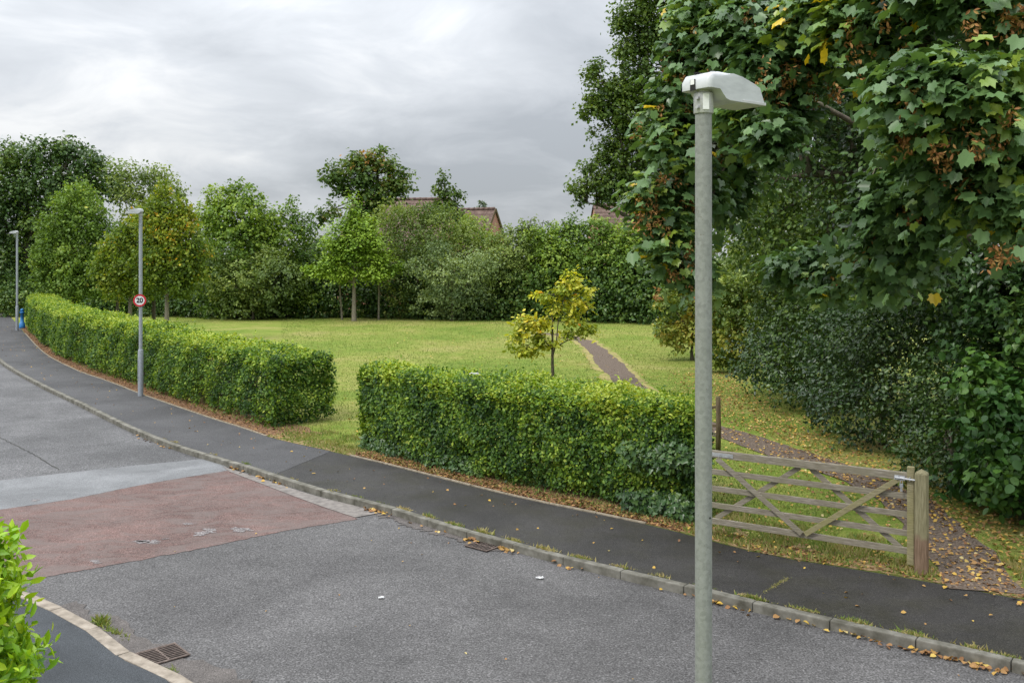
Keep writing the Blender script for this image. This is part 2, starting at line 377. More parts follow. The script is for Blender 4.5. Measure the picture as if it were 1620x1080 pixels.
def leaf_mesh(name, pos, nrm, tip, size, tm, rnd, mat, parent=None, origin=None):
    tv, faces = tm; N = len(pos)
    if parent is not None and origin is None: origin = np.array(parent.matrix_parent_inverse.inverted().translation if parent.parent else parent.location)
    if origin is not None: pos = pos - origin
    n = unit(nrm); y = unit(tip - n * (tip * n).sum(1, keepdims=True)); x = np.cross(y, n)
    size = np.broadcast_to(np.asarray(size, float), (N,))[:, None, None]
    V = pos[:, None, :] + size * (tv[None, :, 0:1] * x[:, None] + tv[None, :, 1:2] * y[:, None] + tv[None, :, 2:3] * n[:, None])
    nv = len(tv); V = V.reshape(-1, 3)
    loops = np.concatenate([np.array(f) for f in faces]); ll = len(loops)
    starts = np.cumsum([0] + [len(f) for f in faces[:-1]])
    li = (loops[None] + (np.arange(N) * nv)[:, None]).ravel()
    ls = (starts[None] + (np.arange(N) * ll)[:, None]).ravel()
    me = bpy.data.meshes.new(name)
    me.vertices.add(len(V)); me.vertices.foreach_set('co', V.astype(np.float32).ravel())
    me.loops.add(len(li)); me.loops.foreach_set('vertex_index', li.astype(np.int32))
    me.polygons.add(len(ls)); me.polygons.foreach_set('loop_start', ls.astype(np.int32))
    me.update(calc_edges=True)
    at = me.attributes.new('rnd', 'FLOAT', 'FACE'); at.data.foreach_set('value', np.repeat(np.clip(rnd, 0, 1), len(faces)).astype(np.float32))
    me.materials.append(mat); o = bpy.data.objects.new(name, me); link(o, parent); return o

def crown_points(clumps, n, seed, per=9, spray=.25, shell=.55, up=.55, droop=.35, jitter=.5, lump=.3, cvar=.24, rbias=0, flat=.75, zb=.12):
    """leaves gathered in sprays over lumpy clumps; returns pos, normal, tip, rnd"""
    g = np.random.default_rng(seed)
    c = np.array([list(k[0]) for k in clumps]); r = np.array([k[1] for k in clumps])
    rr = np.array([[k[1], k[1], k[1] * (k[2] if len(k) > 2 else .8)] for k in clumps])
    w = r ** 2; w /= w.sum(); ns = max(1, n // per)
    ci = g.choice(len(c), ns, p=w)
    d = unit(g.normal(size=(ns, 3)) + np.array([0, 0, zb]))
    ph = g.uniform(0, 6.28, (len(c), 3)); fr = g.uniform(2.2, 4.5, (len(c), 3))
    lum = (np.sin(d * fr[ci] * 1.0 + ph[ci])).sum(1) / 3 * lump + np.sin(d[:, 0] * 9 + d[:, 1] * 7 + ph[ci, 0]) * np.sin(d[:, 2] * 8 + ph[ci, 1]) * lump * .6
    f = (1 - shell * g.random(ns) ** 1.4) * (1 + lum) + np.where(g.random(ns) < .13, g.uniform(0, .28, ns), 0)
    sc = c[ci] + d * rr[ci] * f[:, None]
    cv = g.uniform(-cvar, cvar, len(c)); sv = g.normal(0, .13, ns)
    k = g.integers(max(2, per // 2), per + per // 2, ns); idx = np.repeat(np.arange(ns), k); N = len(idx)
    # each spray is a short drooping twig
    td = unit(d + g.normal(0, .55, (ns, 3)) + np.array([0, 0, .1])); tt = g.uniform(-1, 1, N)
    pos = sc[idx] + td[idx] * (tt * spray)[:, None] + g.normal(0, spray * .38, (N, 3)) * np.array([1, 1, flat]) - np.array([0, 0, 1.]) * (droop * spray * tt ** 2)[:, None]
    nrm = unit(d[idx] * .55 + np.array([0, 0, up]) + g.normal(0, jitter, (N, 3)))
    tip = d[idx] * .6 + np.array([0, 0, -droop]) + g.normal(0, .6, (N, 3))
    rnd = .46 + rbias + cv[ci][idx] + sv[idx] + g.normal(0, .13, N)
    return pos, nrm, tip, rnd

def limbs(base, clumps, rad, fork, seed, extra=2, seg=8, lean=(0, 0), thin=1.0):
    rn = random.Random(seed); bm = bmesh.new(); base = Vector(base)
    top = base + Vector((lean[0], lean[1], fork)); cz = max(k[0][2] for k in clumps)
    lead = top + Vector((lean[0], lean[1], max(.2, (cz - top.z)) * .7))
    tube(bm, [base - Vector((0, 0, .1)), base + Vector((0, 0, .12)), (base + top) / 2 + Vector((rn.uniform(-.3, .3) * rad, rn.uniform(-.3, .3) * rad, 0)), top, lead],
         [rad * 1.5, rad * 1.12, rad * .95, rad * .8, rad * .18], seg)
    nb = min(7, max(2, len(clumps) // 5)); order = sorted(clumps, key=lambda k: -(Vector(k[0]) - top).length); boughs = []
    picks = []
    for k in order:                                  # main boughs reach for clumps that lie well apart
        if all((Vector(k[0]) - Vector(q[0])).length > (Vector(order[0][0]) - top).length * .45 for q in picks): picks.append(k)
        if len(picks) >= nb: break
    def curve(a, b, sag, n=6):
        m = a.lerp(b, .5) + Vector((rn.uniform(-.12, .12), rn.uniform(-.12, .12), sag)) * (b - a).length
        return [a * (1 - u) ** 2 + m * 2 * u * (1 - u) + b * u * u + Vector((rn.gauss(0, .012), rn.gauss(0, .012), rn.gauss(0, .012))) * (b - a).length * (0 < u < 1) for u in [q / n for q in range(n + 1)]]
    for k in picks:
        c = Vector(k[0]); t = rn.uniform(.0, .4); st = top.lerp(lead, t)
        if st.z > c.z + .2: st = top
        r0 = rad * rn.uniform(.4, .55) * thin; pts = curve(st, c, .14); boughs += pts[1:-1] if len(pts) > 3 else pts
        tube(bm, pts, [r0 * (1 - .85 * q / 6) for q in range(7)], 7)
    boughs += [top, top.lerp(lead, .3), top.lerp(lead, .6)]
    for k in clumps:
        if k in picks: continue
        c = Vector(k[0]); st = min(boughs, key=lambda q: (q - c).length + (.6 * k[1] if q.z > c.z + .5 else 0))
        r0 = rad * .2 * thin * rn.uniform(.7, 1.2); pts = curve(st, c, .08, 4)
        tube(bm, pts, [r0 * (1 - .8 * q / 4) for q in range(5)], 6)
        for _ in range(extra):
            dd = Vector((rn.gauss(0, 1), rn.gauss(0, 1), rn.gauss(.3, .7))).normalized() * k[1] * rn.uniform(.6, .95)
            m2 = rn.choice(pts[1:]); tube(bm, [m2, m2 + dd * .5 + Vector((0, 0, .06 * k[1])), c + dd], [r0 * .45, r0 * .3, r0 * .1], 5)
    return bm

OVAL, DIA, SYC, IVY, BLADE, RND = tmpl_oval(), tmpl_diamond(), tmpl_syc(), tmpl_ivy(), tmpl_blade(), tmpl_round()
def tree(name, label, cat, base, clumps, rad, fork, n, size, tm, mat, seed, bark='bark', group=None, extra=2, lean=(0, 0), trunk='trunk', thin=1.0, **kw):
    t = empty(name, base, label, cat, group)
    o = obj(trunk, limbs(base, clumps, rad, fork, seed, extra, lean=lean, thin=thin), M[bark], t, True)
    pos, nrm, tip, rnd = crown_points(clumps, n, seed, **kw)
    ok = pos[:, 2] > base[2] + .02; pos, nrm, tip, rnd = pos[ok], nrm[ok], tip[ok], rnd[ok]
    g = np.random.default_rng(seed + 1)
    leaf_mesh('crown' if trunk == 'trunk' else 'foliage', pos, nrm, tip, size * g.uniform(.6, 1.3, len(pos)), tm, rnd, mat, t)
    return t
def cl(lst, d):
    """(px, py, radius_px[, squash[, depth]]) -> clumps in metres at distance d"""
    out = []
    for k in lst:
        dd = k[4] if len(k) > 4 else d
        out.append((Q(k[0], k[1], dd), k[2] * dd / F, k[3] if len(k) > 3 else .85))
    return out

def shrink(c, k): return [(q[0], q[1] * k) + tuple(q[2:]) for q in c]

# ------------------------------------------------------------------ ground, road, pavements
K0 = [Vector((-120, 200, 0)), Vector((-78, 130, 0)), Vector((-52, 90, 0)), Vector((-33, 58, 0)), Vector((-26, 47, 0))]
Kp = [(0, 575), (56, 609), (125, 643), (207, 684), (274, 711), (326, 728), (380, 744), (437, 763), (520, 789), (610, 812), (724, 848), (801, 869), (877, 890), (969, 913), (1062, 935), (1169, 962), (1286, 990), (1418, 1020), (1565, 1055), (1640, 1072)]
K = K0 + [P(*p) for p in Kp]
e = (K[-1] - K[-4]).normalized(); K += [K[-1] + e * 6, K[-1] + e * 30]
K = spline(K, 420)
ZP = .1                                     # pavement and field level above the road
Bp = [(39, 527), (69, 558), (119, 585), (167, 602), (230, 626), (325, 659), (380, 676), (435, 694), (547, 719), (622, 737), (763, 773), (877, 799), (992, 822), (1080, 843), (1213, 877), (1380, 904), (1513, 928), (1620, 948)]
B = [Vector((-117, 204, ZP)), Vector((-75.5, 131.5, ZP)), Vector((-49.5, 91.5, ZP)), Vector((-31, 60, ZP))] + [P(*p, ZP) for p in Bp]
e2 = (B[-1] - B[-3]).normalized(); B += [B[-1] + e2 * 6, B[-1] + e2 * 30]
B = spline(B, 420)
def near(poly, x=None, y=None):
    return min(range(len(poly)), key=lambda i: abs(poly[i].x - x) if x is not None else abs(poly[i].y - y))

bm = bmesh.new(); box_ = [Vector((-3000, -3000, -.12)), Vector((3000, -3000, -.12)), Vector((3000, 3000, -.12)), Vector((-3000, 3000, -.12))]
fill(bm, box_); structure('ground', bm, M['ground'])
bm = bmesh.new(); fill(bm, setz(B, ZP - .004) + [Vector((90, B[-1].y, ZP - .004)), Vector((90, 400, ZP - .004)), Vector((-110, 400, ZP - .004))])
structure('field', bm, M['grass'])
# road: far half (finer, greyer), pale ramp, red table, near half
Lft = offset(K, -5.25)                       # the opposite side of the road
def crossing(poly, px_pts):                   # world points across the road
    return [P(*p) for p in px_pts]
far_edge = [P(-150, 779), P(0, 760), P(170, 741), P(340, 724)]
ramp_edge = [P(-100, 823), P(0, 806), P(110, 790), P(235, 765), P(363, 744)]
red_edge = [P(20, 921), P(75, 912), P(300, 871), P(440, 842), P(566, 821)]
bm = bmesh.new(); base_road = setz(K, 0)
Lf = [p for p in offset(K, -5.25) if 19 < p.y < 131][::10]
Nk = Lf + [Vector((-10.1, 16.4, 0)), Vector((-8.1, 14.2, 0))] + [P(-60, 905), P(10, 927), P(74, 952), P(141, 984), P(167, 1002), P(222, 1043), P(304, 1080)]
Nk += [Nk[-1] + Vector((.70, -.66, 0)) * 3, Nk[-1] + Vector((.74, -.62, 0)) * 14]; Nk = spline(Nk, 300)
bm = bmesh.new(); fill(bm, setz([p for p in K if p.y < 131], 0) + setz(offset(Nk, -.05)[::-1], 0)); structure('road', bm, M['road'])
def band(a_edge, b_edge, name, mat, z):
    """a patch of road surfacing between two lines that cross the road"""
    a = spline(a_edge, 60); b = spline(b_edge, 60)
    rn = random.Random(len(name)); wob = lambda p: Vector((p.x + rn.gauss(0, .008), p.y + rn.gauss(0, .012), z))
    bm = bmesh.new(); strip(bm, [wob(p) for p in a], [wob(p) for p in b]); structure(name, bm, mat)
band(ramp_edge, red_edge, 'red_speed_table', M['red'], .005)
band(far_edge, ramp_edge, 'pale_ramp', M['pale'], .006)
# far carriageway surface: between the ramp and the distance
ia = min(range(len(K)), key=lambda i: (K[i] - P(340, 731)).length)
bm = bmesh.new(); kk = [p for p in K[:ia + 1] if p.y < 131]; ww = offset(Nk, -.05)
vs = setz(kk, .003) + setz([P(340, 724), P(170, 741), P(0, 760), P(-150, 779)], .003) + setz([p for p in ww if p.y > P(-150, 779).y + .3][::-1], .003)
fill(bm, vs); structure('far_road', bm, M['road_far'])
# dusty gutter beside the kerbs
M['gutter'] = asphalt('gutter_dust', (0.0798, 0.0699, 0.0646), (0.1254, 0.1125, 0.1049), 60, 2, False)
def gutter(line, w, amp, seed, side):
    rn = random.Random(seed); a = 0; A = []; o = offset(line, side); bm = bmesh.new()
    for q, r in zip(line, o):
        a = .75 * a + rn.gauss(0, amp); A.append(q.lerp(r, w + a))
    strip(bm, setz(line, .0075), setz(A, .0075)); structure('gutter', bm, M['gutter'])
gutter(spline(K[near(K, x=P(566, 800).x):-60], 260), .16, .035, 4, -1)
gutter(spline([p for p in Nk if p.y < 11.6 and p.y > -2], 160), .3, .05, 5, 1)
# channel blocks between the red table and the kerb
a = [P(p[0], p[1]) for p in ((352, 738), (437, 765), (500, 785), (560, 800), (600, 812))]
b = [P(p[0], p[1]) for p in ((362, 746), (425, 770), (480, 791), (525, 807), (562, 819))]
bm = bmesh.new(); strip(bm, setz(spline(a, 30), .012), setz(spline(b, 30), .012)); structure('channel_blocks', bm, M['channel'])
bm = bmesh.new(); rn_ = random.Random(8); a = spline([P(-40, 672), P(0, 693), P(50, 718), P(92, 744)], 60); wob_ = [q + Vector((rn_.gauss(0, .012), rn_.gauss(0, .012), .0055)) for q in a]
strip(bm, wob_, [q + Vector((.01, .035 + rn_.uniform(-.012, .012), 0)) for q in wob_]); structure('road_seam', bm, M['pave'])
# worn whitish patches and a seam
def blot(name, px, py, rx, ry, mat, z, seed, ang=0, n=26, parent=None):
    rn = random.Random(seed); c = P(px, py, 0); vs = []
    for k in range(n):
        t = 2 * math.pi * k / n; q = 1 + rn.uniform(-.45, .4)
        x, y = rx * math.cos(t) * q, ry * math.sin(t) * q
        vs.append(Vector((c.x + x * math.cos(ang) - y * math.sin(ang), c.y + x * math.sin(ang) + y * math.cos(ang), z)))
    return vs
rn_ = random.Random(77)
for gx, gy, m, sx, sy in ((243, 857, 7, 20, 3), (222, 857, 4, 5, 4), (372, 839, 9, 17, 3.5), (296, 829, 4, 3, 3), (322, 843, 5, 7, 2.5), (333, 840, 4, 2, 5), (150, 888, 3, 4, 2), (60, 792, 2, 4, 1)):
    for k in range(m):
        bm = bmesh.new(); q = rn_.uniform(.5, 1.2); fill(bm, blot('w', gx + rn_.gauss(0, sx * .6), gy + rn_.gauss(0, sy * .6), .09 * q, .045 * q, None, .0085 + .0003 * k, rn_.random(), rn_.uniform(-.4, .4), 18))
        structure('worn_surfacing', bm, M['worn'])
# pavements
bm = bmesh.new(); strip(bm, setz(offset(K, .10), ZP), setz(B, ZP)); structure('pavement', bm, M['pave'])
i0, i1 = near(B, x=P(435, 694, ZP).x), near(K, x=P(470, 760, ZP).x)
j1 = near(B, x=P(532, 714, ZP).x); m1 = near(K, x=P(428, 738, ZP).x)
bm = bmesh.new(); kin = offset(K, .13)
vs = setz(kin[:m1 + 1], ZP + .004) + setz(B[:j1 + 1][::-1], ZP + .004)
fill(bm, vs); structure('old_pavement', bm, M['pave_old'])
def kerb(name, line, wid, h, mat, inner, stone=.915, seed=1, gap=.007):
    """kerb stones along a line; 'inner' = side of the line the kerb stands on (+1 left of travel)"""
    rn = random.Random(seed); L = sum((line[i + 1] - line[i]).length for i in range(len(line) - 1))
    n = max(2, int(L / stone)); pts = spline(line, n + 1); bm = bmesh.new()
    for i in range(n):
        a, b = pts[i], pts[i + 1]; d = (b - a).normalized(); s = Vector((-d.y, d.x, 0)) * inner
        c = (a + b) / 2 + s * (wid / 2 + rn.uniform(-.004, .004)); hh = h + rn.uniform(-.004, .004)
        box(bm, (c.x, c.y, hh / 2 - .08 + rn.uniform(-.001, .001)), ((b - a).length - gap, wid, hh + .16), Matrix((d, s * inner, Vector((0, 0, 1)))).transposed(), .014)
    structure(name, bm, mat)
i_a, i_b = near(K, y=130), len(K) - 40
kerb('kerb', K[i_a:i_b], .125, ZP + .008, M['kerb'], 1)
# edging at the back of the pavement, in the two hedge stretches
for nm, p0, p1 in (('edging', (39, 527), (440, 695)), ('edging', (552, 720), (1085, 844))):
    ii, jj = near(B, x=P(*p0, ZP).x), near(B, x=P(*p1, ZP).x)
    kerb(nm, B[ii:jj], .05, ZP + .022, M['edging'], 1, .9, 3)
# strip of soil and leaf litter under the hedges, straw and moss verge by the gate
def verge(p0, p1, w, mat, name, z, seed):
    ii, jj = near(B, x=P(*p0, ZP).x), near(B, x=P(*p1, ZP).x); seg = spline(B[ii:jj + 1], 160); rn = random.Random(seed)
    o = offset(seg, 1.0); bm = bmesh.new(); v = .0; back = []
    for q, r in zip(seg, o):
        v = .8 * v + rn.gauss(0, .07); back.append(q.lerp(r, w + v))
    strip(bm, setz(offset(seg, .02), ZP + z), setz(back, ZP + z)); structure(name, bm, mat)
verge((25, 517), (437, 695), 1.1, M['litter'], 'verge', .002, 1)
verge((552, 720), (1085, 844), .85, M['litter'], 'verge', .002, 2)
verge((430, 692), (556, 722), .55, M['dry'], 'verge', .004, 3)
verge((1078, 842), (1640, 952), .75, M['dry'], 'verge', .004, 4)
# near pavement with its low kerb
kerb('kerb', Nk, .15, .03, M['kerb_near'], -1, .915, 5, .004)
bm = bmesh.new(); strip(bm, setz(offset(Nk, -.14), .02), setz(offset(Nk, -2.5), .02)); structure('pavement', bm, M['pave_near'])
bm = bmesh.new(); fill(bm, setz(offset(Nk, -2.45), .012) + [Vector((24, -14, .012)), Vector((-60, -14, .012)), Vector((-120, 125, .012))]); structure('front_garden', bm, M['grass'])
# paths
def ribbon(pts, w, mat, name, z, seed, amp=.12):
    rn = random.Random(seed); s = spline(pts, 140); l, r = offset(s, 1), offset(s, -1); bm = bmesh.new(); A, Bb = [], []; a = b = 0
    for q, x, y in zip(s, l, r):
        a = .7 * a + rn.gauss(0, amp * .5); b = .7 * b + rn.gauss(0, amp * .5)
        A.append(q.lerp(x, w / 2 + a)); Bb.append(q.lerp(y, w / 2 + b))
    strip(bm, setz(A, z), setz(Bb, z)); structure(name, bm, mat)
pp = [P(*p, ZP) for p in ((840, 527), (885, 530), (925, 540), (950, 560), (977, 590), (1008, 620), (1070, 655), (1150, 686), (1250, 718), (1345, 752), (1425, 790), (1490, 845), (1535, 900), (1562, 936))]
ribbon(pp[:7], 1.3, M['straw'], 'path_edge', ZP + .006, 1, .12)
ribbon(pp, .88, M['path'], 'path', ZP + .012, 2, .07)
# far road marking and the side road beyond the hedge
bm = bmesh.new(); a = P(-60, 524); b = P(9, 521); strip(bm, [a, b], [a + Vector((.1, .28, 0)), b + Vector((.1, .28, 0))]); 
for v in bm.verts: v.co.z = .004
structure('road_marking', bm, M['white_line'])

# ------------------------------------------------------------------ street lamps
def lantern_bm():
    ZS = 1.0; pr = [(-.07, .058), (-.072, .105), (-.045, .142), (.02, .153), (.12, .150), (.2, .140), (.30, .112), (.35, .093), (.385, .016), (.385, .0), (.10, .0), (.065, .008), (.04, .03), (.015, .056)]
    bm = bmesh.new(); ys = [(-.108, .0, .97), (.108, .0, .97)]
    loops = [[bm.verts.new((x, y, z * ZS)) for x, z in pr] for y in (-.108, .108)]
    n = len(pr)
    for i in range(n): bm.faces.new((loops[0][i], loops[0][(i + 1) % n], loops[1][(i + 1) % n], loops[1][i]))
    bm.faces.new(loops[0][::-1]); bm.faces.new(loops[1])
    es = [e for e in bm.edges if abs(e.verts[0].co.y - e.verts[1].co.y) < 1e-6]
    top = [e for e in es if min(e.verts[0].co.z, e.verts[1].co.z) > .05 and e.verts[0].co.x < .34 and e.verts[1].co.x < .34 and not (e.verts[0].co.z < .06 and e.verts[1].co.z < .06)]
    bmesh.ops.bevel(bm, geom=top, offset=.028, segments=4, affect='EDGES', profile=.5)
    bmesh.ops.recalc_face_normals(bm, faces=bm.faces); return bm
def local(o): o.matrix_parent_inverse = Matrix(); return o
def street_lamp(x, y, z0, top, ang, label, galv, wide_base, r=.045):
    """column with spigot bracket and a short hooded lantern pointing along ang"""
    t = empty('street_lamp', (x, y, z0), label, 'street lamp', 'street lamps', ang); h = top - z0
    bm = bmesh.new()
    if wide_base: tube(bm, [(0, 0, -.05), (0, 0, 1.28), (0, 0, 1.36), (0, 0, 1.37), (0, 0, h - .2)], [.078, .078, .07, r * 1.02, r], 20)
    else: tube(bm, [(0, 0, -.05), (0, 0, 1.2), (0, 0, 1.3), (0, 0, h - .2)], [.07, .07, r * 1.04, r], 28)
    local(obj('column', bm, galv, t, True)).data.set_sharp_from_angle(angle=R(35))
    if wide_base:
        bm = bmesh.new(); box(bm, (.075, 0, .75), (.012, .085, .62), None, .004); local(obj('access_door', bm, galv, t))
        bm = bmesh.new(); box(bm, (-.05, -.064, .93), (.05, .012, .26), Matrix.Rotation(R(-35), 3, 'Z'), 0); local(obj('notice', bm, M['sticker'], t))
    else:
        bm = bmesh.new(); tube(bm, [(0, -r - .003, 2.75), (0, -r + .01, 2.75)], [.006, .006], 8); local(obj('screw_hole', bm, M['black'], t))
    br = bmesh.new(); tube(br, [(0, 0, h - .225), (0, 0, h - .22), (0, 0, h - .115), (0, 0, h - .11), (0, 0, h - .06)], [r * 1.14, r * 1.19, r * 1.19, r * .95, r * .8], 28)
    for zz in (h - .145, h - .195):                       # clamp screws
        a_ = R(-170); tube(br, [(.045 * math.cos(a_), .045 * math.sin(a_), zz), (.07 * math.cos(a_), .07 * math.sin(a_), zz)], [.012, .009], 10)
    box(br, (.04, 0, h - .085), (.12, .05, .04), None, .008)
    b = local(obj('bracket', br, M['cast'], t, True)); b.data.set_sharp_from_angle(angle=R(35))
    bm = bmesh.new(); q = Matrix.Rotation(R(0), 3, 'Z'); a_ = R(-124); box(bm, (r * 1.19 * math.cos(a_), r * 1.19 * math.sin(a_), h - .165), (.005, .034, .085), Matrix.Rotation(a_, 3, 'Z')); local(obj('sticker', bm, M['sticker'], b))
    lt = local(obj('lantern', lantern_bm(), M['lantern'], t, True)); lt.location = (0, 0, h - .155); lt.data.set_sharp_from_angle(angle=R(40))
    bm = bmesh.new(); box(bm, (.30, 0, .006), (.20, .222, .017), None, .003); g = local(obj('bowl', bm, M['glass'], lt))
    # black strips for the shade in the hood's rear slot, white label on top
    bm = bmesh.new(); box(bm, (-.0735, .012, .082), (.004, .036, .062)); box(bm, (.0, .012, .1525), (.10, .03, .004)); local(obj('slot_shade', bm, M['black'], lt))
    bm = bmesh.new(); box(bm, (-.0765, .012, .098), (.003, .027, .028)); local(obj('hood_label', bm, M['sticker'], lt))
    bm = bmesh.new(); tube(bm, [(.05, -.02, .14), (.05, -.02, .166)], [.016, .014], 10); local(obj('photocell', bm, M['cast'], lt))
    return t
lx = (1113 - 810) / F * 5.3
street_lamp(lx, 5.3, .02, 5.212, R(37), 'tall grey street lamp close by in the foreground, cut off by the frame bottom', M['galv'], False, .0455)
pm = P(222.5, 626, ZP)
street_lamp(pm.x, pm.y, ZP, CH + (HZ - 330) * pm.y / F, R(205), 'grey street lamp in front of the long hedge carrying the round 20 sign', M['galv_clean'], True, .05)
pf = P(27, 523, ZP)
street_lamp(pf.x, pf.y, ZP, CH + (HZ - 365) * pf.y / F, R(205), 'most distant street lamp, at the far end of the long hedge beside a blue bollard', M['galv_clean'], True, .055)

def speed_sign():
    c = Vector((pm.x, pm.y - .075, CH - (475 - HZ) / F * pm.y)); yaw = math.atan2(-c.x, c.y) * .8
    t = empty('speed_sign', c, 'round red ringed speed limit sign reading 20 fixed to a lamp column', 'road sign', rz=yaw)
    def disc(r0, r1, y, th):
        bm = bmesh.new(); n = 48
        def ring(r, yy): return [bm.verts.new((r * math.cos(2 * math.pi * k / n), yy, r * math.sin(2 * math.pi * k / n))) for k in range(n)]
        a, b = ring(r0, y), ring(r0, y + th)
        for k in range(n): bm.faces.new((a[k], b[k], b[(k + 1) % n], a[(k + 1) % n]))
        bm.faces.new(b)
        if r1: 
            c2 = ring(r1, y)
            for k in range(n): bm.faces.new((a[k], a[(k + 1) % n], c2[(k + 1) % n], c2[k]))
        else: bm.faces.new(a[::-1])
        bmesh.ops.recalc_face_normals(bm, faces=bm.faces); return bm
    local(obj('face', disc(.142, None, -.004, .006), M['white_sign'], t))
    local(obj('ring', disc(.182, .134, -.007, .012), M['red_sign'], t))
    cu = bpy.data.curves.new('numerals', 'FONT'); cu.body = '20'; cu.size = .19; cu.align_x = 'CENTER'; cu.align_y = 'CENTER'; cu.offset = .0055; cu.extrude = .001
    tmp = bpy.data.objects.new('tmp', cu); link(tmp); dg = bpy.context.evaluated_depsgraph_get(); dg.update()
    me = bpy.data.meshes.new_from_object(tmp.evaluated_get(dg)); bpy.data.objects.remove(tmp); bpy.data.curves.remove(cu)
    me.name = 'numerals'; me.materials.clear(); me.materials.append(M['black_sign'])
    o = bpy.data.objects.new('numerals', me); link(o, t); o.rotation_euler = (R(90), 0, 0); o.location = (0, -.0085, 0)
    for zz in (-.07, .07):
        bm = bmesh.new(); box(bm, (0, .055, zz), (.13, .12, .022), None, .004); local(obj('clip', bm, M['steel'], t))
speed_sign()

# ------------------------------------------------------------------ gate
gp = P(1459, 902, ZP)                        # foot of the latch post
GA = Vector((5.17, 12.52, 0)); GB = Vector((2.80, 13.96, 0)); gd = (GB - GA).normalized(); gn = Vector((gd.y, -gd.x, 0))
if gn.y > 0: gn = -gn                         # towards the road
def on_gate(px, z):                          # point of the gate plane in a photo column
    k = (px - 810) / F; s = (k * GA.y - GA.x) / (gd.x - k * gd.y); q = GA + gd * s; return Vector((q.x, q.y, z))
def gate():
    t = empty('field_gate', (GB.x, GB.y, ZP), 'weathered five bar wooden field gate with crossed braces, closed beside the pavement', 'gate')
    L, Rr = on_gate(1106, 0).xy, on_gate(1441, 0).xy
    for i, (z, w, th) in enumerate(((1.345, .10, .07), (1.085, .078, .03), (.845, .078, .03), (.605, .078, .03), (.375, .085, .035))):
        bm = bmesh.new(); a = Vector((*L, z + .012)); b = Vector((*Rr, z - .006))
        bar(bm, a, b, w, th, gn, .006); obj('rail', bm, M['gate'], t)
    bm = bmesh.new(); bar(bm, Vector((*Rr, .2)), Vector((*Rr, 1.47)), .085, .075, gn, .006); obj('stile', bm, M['gate_new'], t)
    bm = bmesh.new(); bar(bm, Vector((*on_gate(1108, 0).xy, .25)), Vector((*on_gate(1108, 0).xy, 1.42)), .08, .075, gn, .006); obj('stile', bm, M['gate'], t)
    f, k = gn * .05, gn * -.038
    for a, b, off, m in (((1136, 1.30), (1270, .40), f, 'gate'), ((1275, .40), (1424, 1.31), f, 'gate_new'),
                         ((1132, .42), (1264, 1.29), k, 'gate'), ((1282, 1.29), (1428, .36), k, 'gate')):
        bm = bmesh.new(); bar(bm, on_gate(*a) + off, on_gate(*b) + off, .07, .028, gn, .005); obj('brace', bm, M[m], t)
    bm = bmesh.new(); bar(bm, on_gate(1108, 1.355) + gn * .038, on_gate(1161, 1.353) + gn * .038, .055, .006, gn, .002)
    for p in (1140, 1155): box(bm, on_gate(p, 1.354) + gn * .044, (.014, .014, .014))
    obj('hinge_strap', bm, M['steel'], t)
    bm = bmesh.new(); bar(bm, on_gate(1416, 1.325) + gn * .06, on_gate(1433, 1.32) + gn * .06, .06, .012, gn, .002)
    tube(bm, [on_gate(1417, 1.325) + gn * .075, on_gate(1449, 1.315) + gn * .075], [.012, .012], 8)
    for p in (1420, 1431, 1440): bar(bm, on_gate(p, 1.32) + gn * .06, on_gate(p + 1.6, 1.32) + gn * .06, .045, .045, gn, .003)
    la = obj('latch', bm, M['steel'], t)
    bm = bmesh.new(); c = on_gate(1427.5, 1.225) + gn * .075
    box(bm, c, (.045, .02, .055), None, .006)
    tube(bm, [c + Vector((.016 * math.cos(a), 0, .03 + .04 * math.sin(a))) for a in np.linspace(0, math.pi, 9)], [.004] * 9, 6)
    box(bm, c - Vector((0, 0, .055)), (.03, .016, .05), None, .006)
    tag(obj('padlock', bm, M['steel']), 'small grey padlock hanging from the bolt of the field gate', 'padlock')
gate()
def gate_post(name, p, sz, h, label):
    t = empty(name, p, label, 'gate post')
    bm = bmesh.new(); rot = Matrix((gd, gn, Vector((0, 0, 1)))).transposed(); c = Vector((p.x, p.y, 0))
    if rot.determinant() < 0: rot = Matrix((-gd, gn, Vector((0, 0, 1)))).transposed()
    lo = [bm.verts.new(c + rot @ Vector((sx * sz / 2, sy * sz / 2, -.05))) for sx, sy in ((-1, -1), (1, -1), (1, 1), (-1, 1))]
    hi = [bm.verts.new(v.co + Vector((0, 0, h + .05))) for v in lo]; ap = bm.verts.new(c + Vector((0, 0, h + .055)))
    for i in range(4):
        j = (i + 1) % 4; bm.faces.new((lo[i], lo[j], hi[j], hi[i])); bm.faces.new((hi[i], hi[j], ap))
    bm.faces.new(lo[::-1]); bmesh.ops.bevel(bm, geom=[e for e in bm.edges if ap not in e.verts], offset=.008, segments=2, affect='EDGES')
    obj('post', bm, M['post'], t)
gate_post('gate_post', on_gate(1458, ZP) - gn * .0, .155, 1.40, 'square mossy wooden gate post with pointed cap at the latch end of the gate')
gate_post('gate_post', on_gate(1108, ZP) - gn * .02, .11, 1.30, 'gate post at the hinge end, mostly hidden behind the near lamp column')
fp = P(1136, 716, ZP); fz = CH - (627 - HZ) / F * fp.y
def fence_post():
    t = empty('fence_post', fp, 'slim dark wooden post with short rails standing on the grass behind the gate', 'fence post')
    bm = bmesh.new(); tube(bm, [fp - Vector((0, 0, .05)), (fp.x + .01, fp.y, .7), (fp.x, fp.y, fz - .01), (fp.x, fp.y, fz)], [.056, .052, .05, .04], 12); obj('post', bm, M['pole_wood'], t, True)
    for a, b in ((.97, .78), (.56, .56)):
        bm = bmesh.new(); bar(bm, (fp.x, fp.y, a + ZP), (fp.x - 1.3, fp.y + .55, b + ZP - .2 * (a > .9)), .05, .04, (0, -1, 0), .004); obj('rail', bm, M['pole_wood'], t)
